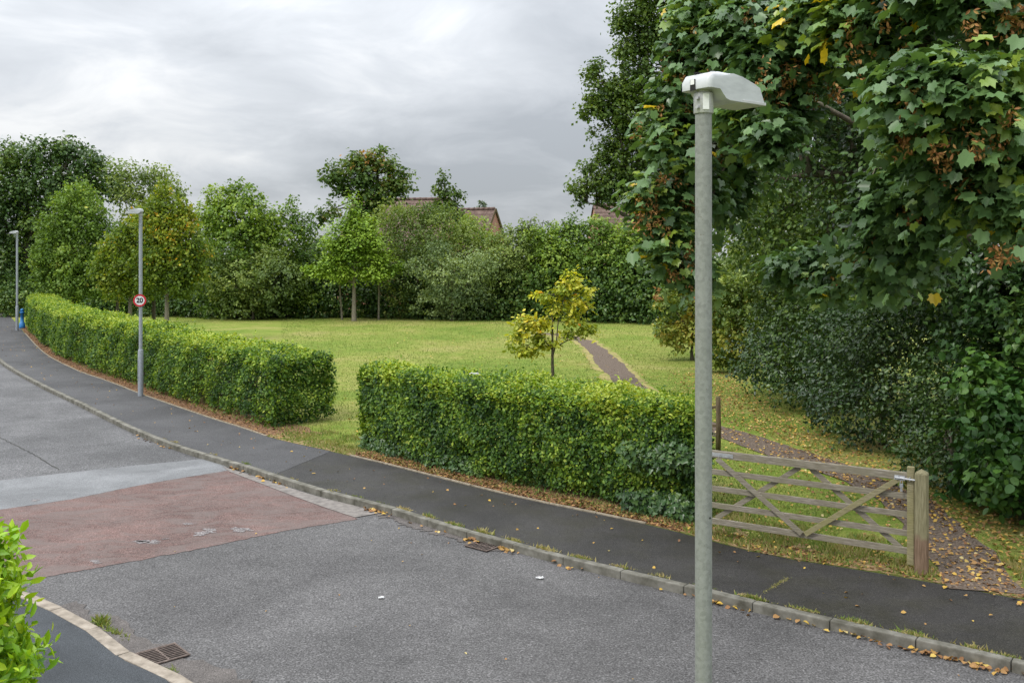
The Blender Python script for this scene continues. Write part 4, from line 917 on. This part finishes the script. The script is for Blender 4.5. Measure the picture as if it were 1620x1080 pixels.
# dark shrubs along its foot
def wood_shrub(label, base, clumps, mat, seed, n, size, tm=OVAL, grp='dark bushes along the foot of the wood', **kw):
    kw = dict(dict(per=14, spray=.2, shell=.5, lump=.38, cvar=.3), **kw); n = int(n * .72); size *= 1.2
    return tree('shrub', label, 'shrub', base, clumps, .07, .5, n, size, tm, mat, seed, group=grp, extra=1, trunk='stem', **kw)
V = Vector
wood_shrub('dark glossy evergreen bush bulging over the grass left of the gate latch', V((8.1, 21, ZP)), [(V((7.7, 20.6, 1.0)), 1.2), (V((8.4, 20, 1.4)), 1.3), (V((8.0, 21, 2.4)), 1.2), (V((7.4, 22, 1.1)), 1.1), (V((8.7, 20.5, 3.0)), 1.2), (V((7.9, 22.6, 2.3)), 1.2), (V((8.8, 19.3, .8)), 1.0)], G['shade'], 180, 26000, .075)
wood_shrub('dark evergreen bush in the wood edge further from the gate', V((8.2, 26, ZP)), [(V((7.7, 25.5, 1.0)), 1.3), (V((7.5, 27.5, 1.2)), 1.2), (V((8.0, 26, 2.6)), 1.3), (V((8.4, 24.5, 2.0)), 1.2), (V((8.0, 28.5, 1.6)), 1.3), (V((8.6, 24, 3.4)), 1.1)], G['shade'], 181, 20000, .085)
wood_shrub('shady bush behind the dark evergreen, higher in the wood', V((9.3, 22, ZP)), [(V((9.2, 21.5, 3.2)), 1.4), (V((8.9, 23, 4.0)), 1.3), (V((9.8, 20, 3.8)), 1.4), (V((9.4, 19, 2.4)), 1.4), (V((9.6, 18, 3.4)), 1.3)], G['ivy'], 182, 15000, .09, IVY, rbias=.08)
wood_shrub('leafy low bush with rounded leaves right of the gate post', V((8.0, 15.0, ZP)), [(V((7.85, 14.7, .75)), .75), (V((8.5, 14.4, 1.1)), .9), (V((7.9, 15.2, 1.55)), .8), (V((8.5, 15.2, 2.0)), .9), (V((7.6, 15.6, .7)), .6), (V((8.9, 14.0, 1.9)), .8), (V((8.7, 13.8, .8)), .8), (V((7.75, 15.7, 2.1)), .5)], G['hazel'], 183, 10500, .105, RND, shell=.4, spray=.22, up=.35, droop=.6)
wood_shrub('small leaved bush at the foot of the wood directly behind the gate post', V((7.6, 16.6, ZP)), [(V((7.5, 16.4, .55)), .55), (V((8.0, 16.9, 1.2)), .9), (V((7.3, 17.3, .45)), .5), (V((8.2, 17.6, 1.8)), 1.0), (V((8.2, 18.4, 1.0)), .9)], G['shade'], 184, 12000, .065, rbias=.05)
wood_shrub('ivy hung thicket above the rounded leaf bush at the right edge', V((9.4, 16, ZP)), [(V((9.1, 15.6, 3.2)), 1.0), (V((8.6, 16.4, 3.6)), .9), (V((9.6, 14.8, 3.6)), 1.0), (V((8.4, 16.6, 2.7)), .8), (V((9.7, 15, 2.4)), 1.0)], G['ivy'], 185, 13000, .1, IVY, rbias=.05)
# yellowish field maples where the wood meets the field
wood_shrub('yellowish green bush overhanging the far grass just left of the near lamp column', base_at(1095, 38), cl([(1085, 455, 32), (1065, 485, 26), (1110, 480, 36), (1060, 525, 22), (1095, 520, 30), (1120, 535, 30), (1045, 475, 10), (1048, 520, 10), (1100, 440, 24), (1130, 500, 30), (1075, 540, 16)], 38), G['maple'], 190, 9000, .13, grp='yellowish bushes at the wood edge', up=.7)
wood_shrub('yellowish green bush just right of the near lamp column', base_at(1165, 34), cl([(1150, 490, 34), (1180, 500, 30), (1145, 530, 32), (1175, 545, 26), (1160, 460, 28), (1190, 470, 26), (1150, 565, 18), (1125, 560, 20)], 34), G['maple'], 191, 8000, .13, grp='yellowish bushes at the wood edge', rbias=-.12, up=.7)
wood_shrub('dusty green bush filling the gap under the sycamore boughs', base_at(1250, 30), cl([(1240, 370, 60), (1290, 350, 56), (1200, 400, 50), (1260, 430, 60), (1320, 420, 50), (1220, 470, 44), (1280, 490, 50), (1230, 520, 40), (1210, 330, 40)], 30), G['olive'], 192, 16000, .12, grp='yellowish bushes at the wood edge', rbias=-.22)

# the near sycamore: big lobed leaves on boughs hanging towards the road
syc_clumps = cl([(1065, 235, 42, .9, 13), (1035, 320, 34, .8, 13), (1060, 385, 36, .9, 13), (1095, 430, 24, 1, 13), (1085, 160, 46, .9, 13.2), (1050, 190, 24, .9, 13), (1125, 95, 60, .8, 13), (1085, 70, 24, .9, 13.2), (1180, 40, 60, .8, 12.5), (1110, 20, 40, .8, 13), (1215, 105, 62, .7, 12), (1270, 65, 50, .7, 12), (1180, 190, 44, .6, 12), (1240, 165, 44, .6, 12), (1225, 215, 36, .5, 11.5), (1090, 300, 50, .9, 13.5), (1140, 300, 50, .9, 14.5), (1160, 240, 40, .8, 14),
    (1360, 40, 60, .8, 11), (1395, 80, 50, .8, 11), (1430, 20, 60, .7, 10.5), (1340, -10, 60, .8, 11.5), (1510, -10, 70, .6, 9.6), (1590, 15, 50, .7, 9.4), (1300, 25, 50, .7, 11.5),
    (1450, 140, 54, .7, 9.2), (1510, 130, 60, .6, 9), (1570, 140, 56, .7, 8.8), (1430, 195, 40, .7, 9.4), (1490, 190, 60, .7, 9.2), (1550, 200, 60, .8, 9), (1605, 210, 50, .9, 9), (1520, 250, 56, .7, 9.4), (1580, 270, 50, .8, 9.2), (1540, 310, 50, .7, 9.6), (1600, 345, 44, .8, 9.2), (1490, 300, 46, .8, 10), (1620, 290, 40, 1, 9),
    (1440, 290, 44, .8, 10.5), (1410, 330, 44, .8, 11), (1460, 350, 46, .9, 10.5), (1400, 385, 40, .9, 11.5), (1440, 410, 40, .9, 11), (1360, 400, 34, .8, 13), (1290, 415, 36, .6, 15), (1250, 420, 34, .5, 15.5), (1330, 440, 40, .6, 14.5), (1390, 440, 30, 1, 12)], 13)
syc_clumps = shrink(syc_clumps, .9)
st = tree('sycamore_tree', 'near sycamore with big lobed leaves and hanging brown seed clusters behind the lamp', 'tree', V((9.8, 15.6, ZP)), syc_clumps, .38, 4.2, 32000, .14, SYC, G['syc'], 200, per=7, spray=.27, shell=.6, up=.75, droop=.6, jitter=.38, extra=1, lump=.34, thin=.55, zb=.55)
def seeds():
    g = np.random.default_rng(9); spots = [(1180, 12), (1235, 135), (1065, 105), (1085, 110), (1045, 165), (1090, 150), (1050, 275), (1042, 340), (1030, 330), (1010, 335), (1080, 410), (1062, 425), (1055, 355), (1090, 385), (1150, 215), (1140, 235), (1210, 110), (1250, 100), (1215, 145), (1280, 110), (1330, 130), (1285, 125), (1375, 55), (1410, 85), (1400, 20), (1430, 55), (1450, 20), (1415, 105), (1345, 30), (1430, 195), (1425, 200), (1450, 160), (1440, 130), (1480, 225), (1545, 220), (1575, 200), (1540, 265), (1590, 205), (1535, 30), (1600, 25), (1590, 10), (1570, 385), (1610, 385), (1490, 240), (1520, 275), (1440, 320), (1410, 380), (1380, 410), (1350, 400), (1295, 430), (1265, 430), (1120, 310), (1100, 320), (1070, 270), (1115, 200), (1095, 60), (1130, 40), (1150, 95)]
    A = []
    for i in range(125):
        px, py = spots[i] if i < len(spots) else (spots[i % len(spots)][0] + g.normal(0, 24), spots[i % len(spots)][1] + g.normal(0, 24))
        best = min(syc_clumps, key=lambda k: (810 + F * k[0].x / k[0].y - px) ** 2 + (HZ - (k[0].z - CH) / k[0].y * F - py) ** 2)
        n = int(g.integers(14, 40)); q = g.uniform(.6, 1.2)
        A.append(np.array(list(Q(px, py, best[0].y - best[1] * 1.12))) + np.stack([g.normal(0, .045, n), g.normal(0, .045, n), -g.random(n) * .26], 1) * q)
    A = np.concatenate(A); n = len(A)
    o = leaf_mesh('seeds', A, g.normal(size=(n, 3)), g.normal(0, .7, (n, 3)) + np.array([0, 0, -.8]), .06 * g.uniform(.8, 1.2, n), tmpl_oval(.2), g.random(n), G['seed'], st)
    o['kind'] = 'stuff'
seeds()

# ------------------------------------------------------------------ near laurel at bottom left
tree('laurel_bush', 'glossy yellow-green laurel bush close by at the bottom left corner', 'bush', V((-3.05, 5.0, .02)), [(V((-2.92, 5.0, 2.42)), .33, 1.1), (V((-3.15, 5.0, 2.6)), .32, 1.1), (V((-2.90, 5.0, 2.0)), .38), (V((-2.95, 5.0, 1.55)), .38), (V((-3.30, 5.1, 2.2)), .5), (V((-2.98, 5.0, 1.1)), .42), (V((-3.40, 5.1, 1.4)), .55), (V((-3.10, 5.0, .6)), .5)],   .05, .5, 34000, .078, tmpl_oval(.19, .05), G['laurel'], 210, trunk='stem', per=9, spray=.07, shell=.35, up=.4, jitter=.6, droop=-.9, lump=.1, cvar=.08, rbias=.08)

# ------------------------------------------------------------------ grass blades, kerb weeds, fallen leaves
def on_poly(poly, n, g, lo, hi):
    s = g.uniform(lo, hi, n); i = s.astype(int); f = (s - i)[:, None]; A = np.array([list(p) for p in poly])
    return A[i] * (1 - f) + A[np.minimum(i + 1, len(A) - 1)] * f
Ba = np.array([list(p) for p in B]); Ta = unit(np.gradient(Ba, axis=0)); Na = np.stack([-Ta[:, 1], Ta[:, 0], 0 * Ta[:, 0]], 1)
def bat(s):
    i = s.astype(int); f = (s - i)[:, None]; return Ba[i] * (1 - f) + Ba[i + 1] * f, Na[i] * (1 - f) + Na[i + 1] * f
Pa = np.array([list(p) for p in spline(pp, 300)])
def off_path(p, w): return np.array([np.min(np.hypot(Pa[:, 0] - q[0], Pa[:, 1] - q[1])) > w for q in p]) if len(p) < 20000 else \
    np.concatenate([np.min(np.hypot(c[:, None, 0] - Pa[None, :, 0], c[:, None, 1] - Pa[None, :, 1]), 1) > w for c in np.array_split(p, 40)])
def grass_blades():
    g = np.random.default_rng(300); parts = []
    # open field, thinning with distance
    n = 130000; d = 12 + 50 * g.random(n) ** 1.6; x = g.uniform(-.24, .34, n) * d
    p = np.stack([x, d, np.full(n, ZP)], 1)
    ii = np.array([0]); j = np.argmin(np.abs(Ba[None, :, 0] - p[:, None, 0][:1]), 1)
    yb = np.interp(p[:, 0], Ba[:, 0], Ba[:, 1]); ok = (p[:, 1] > yb + .2); p = p[ok]; p = p[off_path(p, .72)]
    clump = np.sin(p[:, 0] * 1.9) * np.sin(p[:, 1] * 1.3 + 1) + .6 * np.sin(p[:, 0] * .7 + p[:, 1] * .5)
    parts.append((p, .035 + .012 * np.clip(p[:, 1] / 30, 0, 2), .42 + .14 * clump))
    # behind and under the hedges, at the gate and along the path
    def along(p0, p1, n, lo, hi, h, rb):
        a, b = near(B, x=P(*p0, ZP).x), near(B, x=P(*p1, ZP).x); s = g.uniform(a, b, n); bi = bat(s)
        q = bi[0] + bi[1] * g.uniform(lo, hi, n)[:, None] + g.normal(0, .02, (n, 3)); q[:, 2] = ZP; q = q[off_path(q, .5)]
        tuft = (np.sin(q[:, 0] * 5) * np.sin(q[:, 1] * 4.1)); keep = tuft + g.random(len(q)) > .2
        parts.append((q[keep], np.full(keep.sum(), h), rb + .25 * tuft[keep]))
    along((1078, 842), (1640, 952), 9000, .06, 1.6, .07, .55); along((430, 692), (556, 722), 3500, .02, 1.4, .06, .5)
    along((25, 517), (437, 695), 2500, .4, 1.1, .09, .4); along((552, 720), (1085, 844), 1200, .1, .6, .06, .6)
    p = np.concatenate([q[0] for q in parts]); h = np.concatenate([q[1] for q in parts]); rb = np.concatenate([q[2] for q in parts]); N = len(p)
    o = leaf_mesh('grass', p, np.stack([g.normal(size=N), g.normal(size=N) - .5, np.full(N, .5)], 1), np.stack([g.normal(0, .5, N), g.normal(0, .5, N), np.full(N, 1.)], 1), h * g.uniform(.6, 1.5, N), BLADE_W, rb + g.normal(0, .18, N), G['blade'])
    tag(o, 'mown grass with taller tufts by the gate and hedges', 'grass', kind='stuff')
BLADE_W = (np.array([(-.16, 0, 0), (.16, 0, 0), (.05, .6, .06), (0, 1, .2)]), [(0, 1, 2, 3)])
grass_blades()
def kerb_weeds():
    g = np.random.default_rng(301); Ka = np.array([list(p) for p in offset(K, .15)]); pos = []; rb = []; hh = []
    for k in range(150):
        px = g.choice([g.uniform(560, 900), g.uniform(880, 1640), g.uniform(1100, 1500), g.uniform(200, 560)], p=[.42, .3, .23, .05]); c = near(K, x=P(px, np.interp(px, [q[0] for q in Kp], [q[1] for q in Kp])).x)
        m = g.integers(6, 40); s = Ka[c] + g.normal(0, .02, 3); ln = unit(Ka[c + 1] - Ka[c]); q = s + ln * g.normal(0, .09, (m, 1)) + g.normal(0, .014, (m, 3)); q[:, 2] = ZP
        pos.append(q); rb.append(np.full(m, g.choice([.35, .5, .95, .9, .75]))); hh.append(np.full(m, g.uniform(.018, .05) * (1.6 if g.random() < .15 else 1)))
    for px, py, sp, h in ((165, 992, .16, .06), (182, 1001, .14, .05), (160, 985, .05, .1), (272, 1060, .04, .035)):
        c = np.array(list(P(px, py))); m = 90; q = c + np.array([.62, -.5, 0]) * g.normal(0, sp, (m, 1)) + g.normal(0, .025, (m, 3)); q[:, 2] = 0
        pos.append(q); rb.append(np.full(m, .45)); hh.append(np.full(m, h))
    ja, jb = np.array(list(P(1208, 938, ZP))), np.array(list(P(1246, 914, ZP))); t = g.random((220, 1)) ** .8
    q = ja + (jb - ja) * t + g.normal(0, .018, (220, 3)); q[:, 2] = ZP; pos.append(q); rb.append(np.full(220, .75)); hh.append(np.full(220, .022))
    p = np.concatenate(pos); N = len(p); rb = np.concatenate(rb); hh = np.concatenate(hh)
    o = leaf_mesh('kerb_weeds', p, g.normal(size=(N, 3)), np.stack([g.normal(0, .6, N), g.normal(0, .6, N), np.full(N, .8)], 1), hh * g.uniform(.6, 1.4, N), BLADE_W, rb + g.normal(0, .12, N), G['blade'])
    tag(o, 'green and straw coloured weeds growing along the kerbs', 'weeds', kind='stuff')
kerb_weeds()
def fallen():
    g = np.random.default_rng(302); pos = []; sz = []; rb = []
    def put(p, s, r): pos.append(p); sz.append(np.full(len(p), s) * g.uniform(.55, 1.3, len(p))); rb.append(np.full(len(p), r) + g.normal(0, .2, len(p)))
    def along(p0, p1, n, lo, hi, s, r):
        a, b = near(B, x=P(*p0, ZP).x), near(B, x=P(*p1, ZP).x); bi = bat(g.uniform(a, b, n))
        q = bi[0] + bi[1] * g.uniform(lo, hi, n)[:, None]; q[:, 2] = ZP + .012; put(q, s, r)
    along((25, 517), (437, 695), 2600, .05, .75, .06, .28); along((552, 720), (1085, 844), 2600, .05, .55, .055, .3); along((1040, 832), (1300, 890), 700, .05, .5, .05, .35); along((1200, 874), (1620, 948), 500, .02, .5, .045, .4)
    along((25, 517), (1600, 945), 260, -1.6, 0, .05, .6)
    # under the wood and around the gate
    n = 5200; u = g.random(n); line = np.array([list(q) for q in spline([V((7.2, 12, 0)), V((7.35, 15, 0)), V((6.9, 18, 0)), V((6.9, 21, 0)), V((6.4, 26, 0)), V((7, 34, 0))], 200)])
    i = (u ** 1.3 * 199).astype(int); q = line[i] + np.stack([g.normal(-.2, .75, n), g.normal(0, .5, n), np.zeros(n)], 1); q[:, 2] = ZP + .025; put(q, .062, .6)
    n = 1700; q = np.stack([g.uniform(2.5, 8.2, n), g.uniform(12, 24, n), np.full(n, ZP + .025)], 1); yb = np.interp(q[:, 0], Ba[:, 0], Ba[:, 1]); q = q[q[:, 1] > yb + .1]; put(q, .055, .68)
    n = 450; q = np.stack([g.uniform(-6, 9, n), g.uniform(20, 55, n), np.full(n, ZP + .03)], 1); put(q, .07, .85)
    # gutter of the far kerb, drain, red table corner
    Ka = np.array([list(p) for p in offset(K, -.05)])
    for px, m, spd in ((430, 26, .35), (385, 14, .2), (598, 26, .12), (592, 14, .2), (765, 16, .1), (790, 22, .08), (640, 6, .4), (690, 8, .4), (910, 6, .3), (1110, 10, .3), (1150, 10, .4), (1340, 10, .4), (1470, 24, .5), (1520, 26, .5), (1600, 26, .5), (230, 10, .6), (270, 8, .3)):
        c = near(K, x=P(px, np.interp(px, [t[0] for t in Kp], [t[1] for t in Kp])).x); ln = unit(Ka[c + 1] - Ka[c]); q = Ka[c] + ln * g.normal(0, spd, (m, 1)) + g.normal(0, .035, (m, 3)); q[:, 2] = .022; put(q, .075, .55)
    n = 60; q = np.stack([g.uniform(-5, 5, n), g.uniform(8, 16, n), np.full(n, .014)], 1); put(q, .03, .7)
    p = np.concatenate(pos); N = len(p); s = np.concatenate(sz)
    o = leaf_mesh('fallen_leaves', p, np.stack([g.normal(0, .35, N), g.normal(0, .35, N), np.ones(N)], 1), np.stack([g.normal(size=N), g.normal(size=N), g.normal(0, .1, N)], 1), s, tmpl_oval(.38, .12), np.concatenate(rb), G['fallen'])
    tag(o, 'scattered brown and yellow fallen leaves', 'fallen leaves', kind='stuff')
fallen()
# hazy line of woodland far beyond the houses
def far_wood():
    g = np.random.default_rng(310); cs = [(Q(px, 395 + g.normal(0, 4), 190), 4.2 * g.uniform(.6, 1.3), .9) for px in range(-150, 1500, 26)]
    pos, nrm, tip, rnd = crown_points(cs, 14000, 311, per=7, spray=1.0)
    o = leaf_mesh('distant_wood', pos, nrm, tip, .9 * g.uniform(.7, 1.3, len(pos)), DIA, rnd, G['dist']); tag(o, 'distant line of woodland beyond the houses', 'wood', kind='stuff')
far_wood()
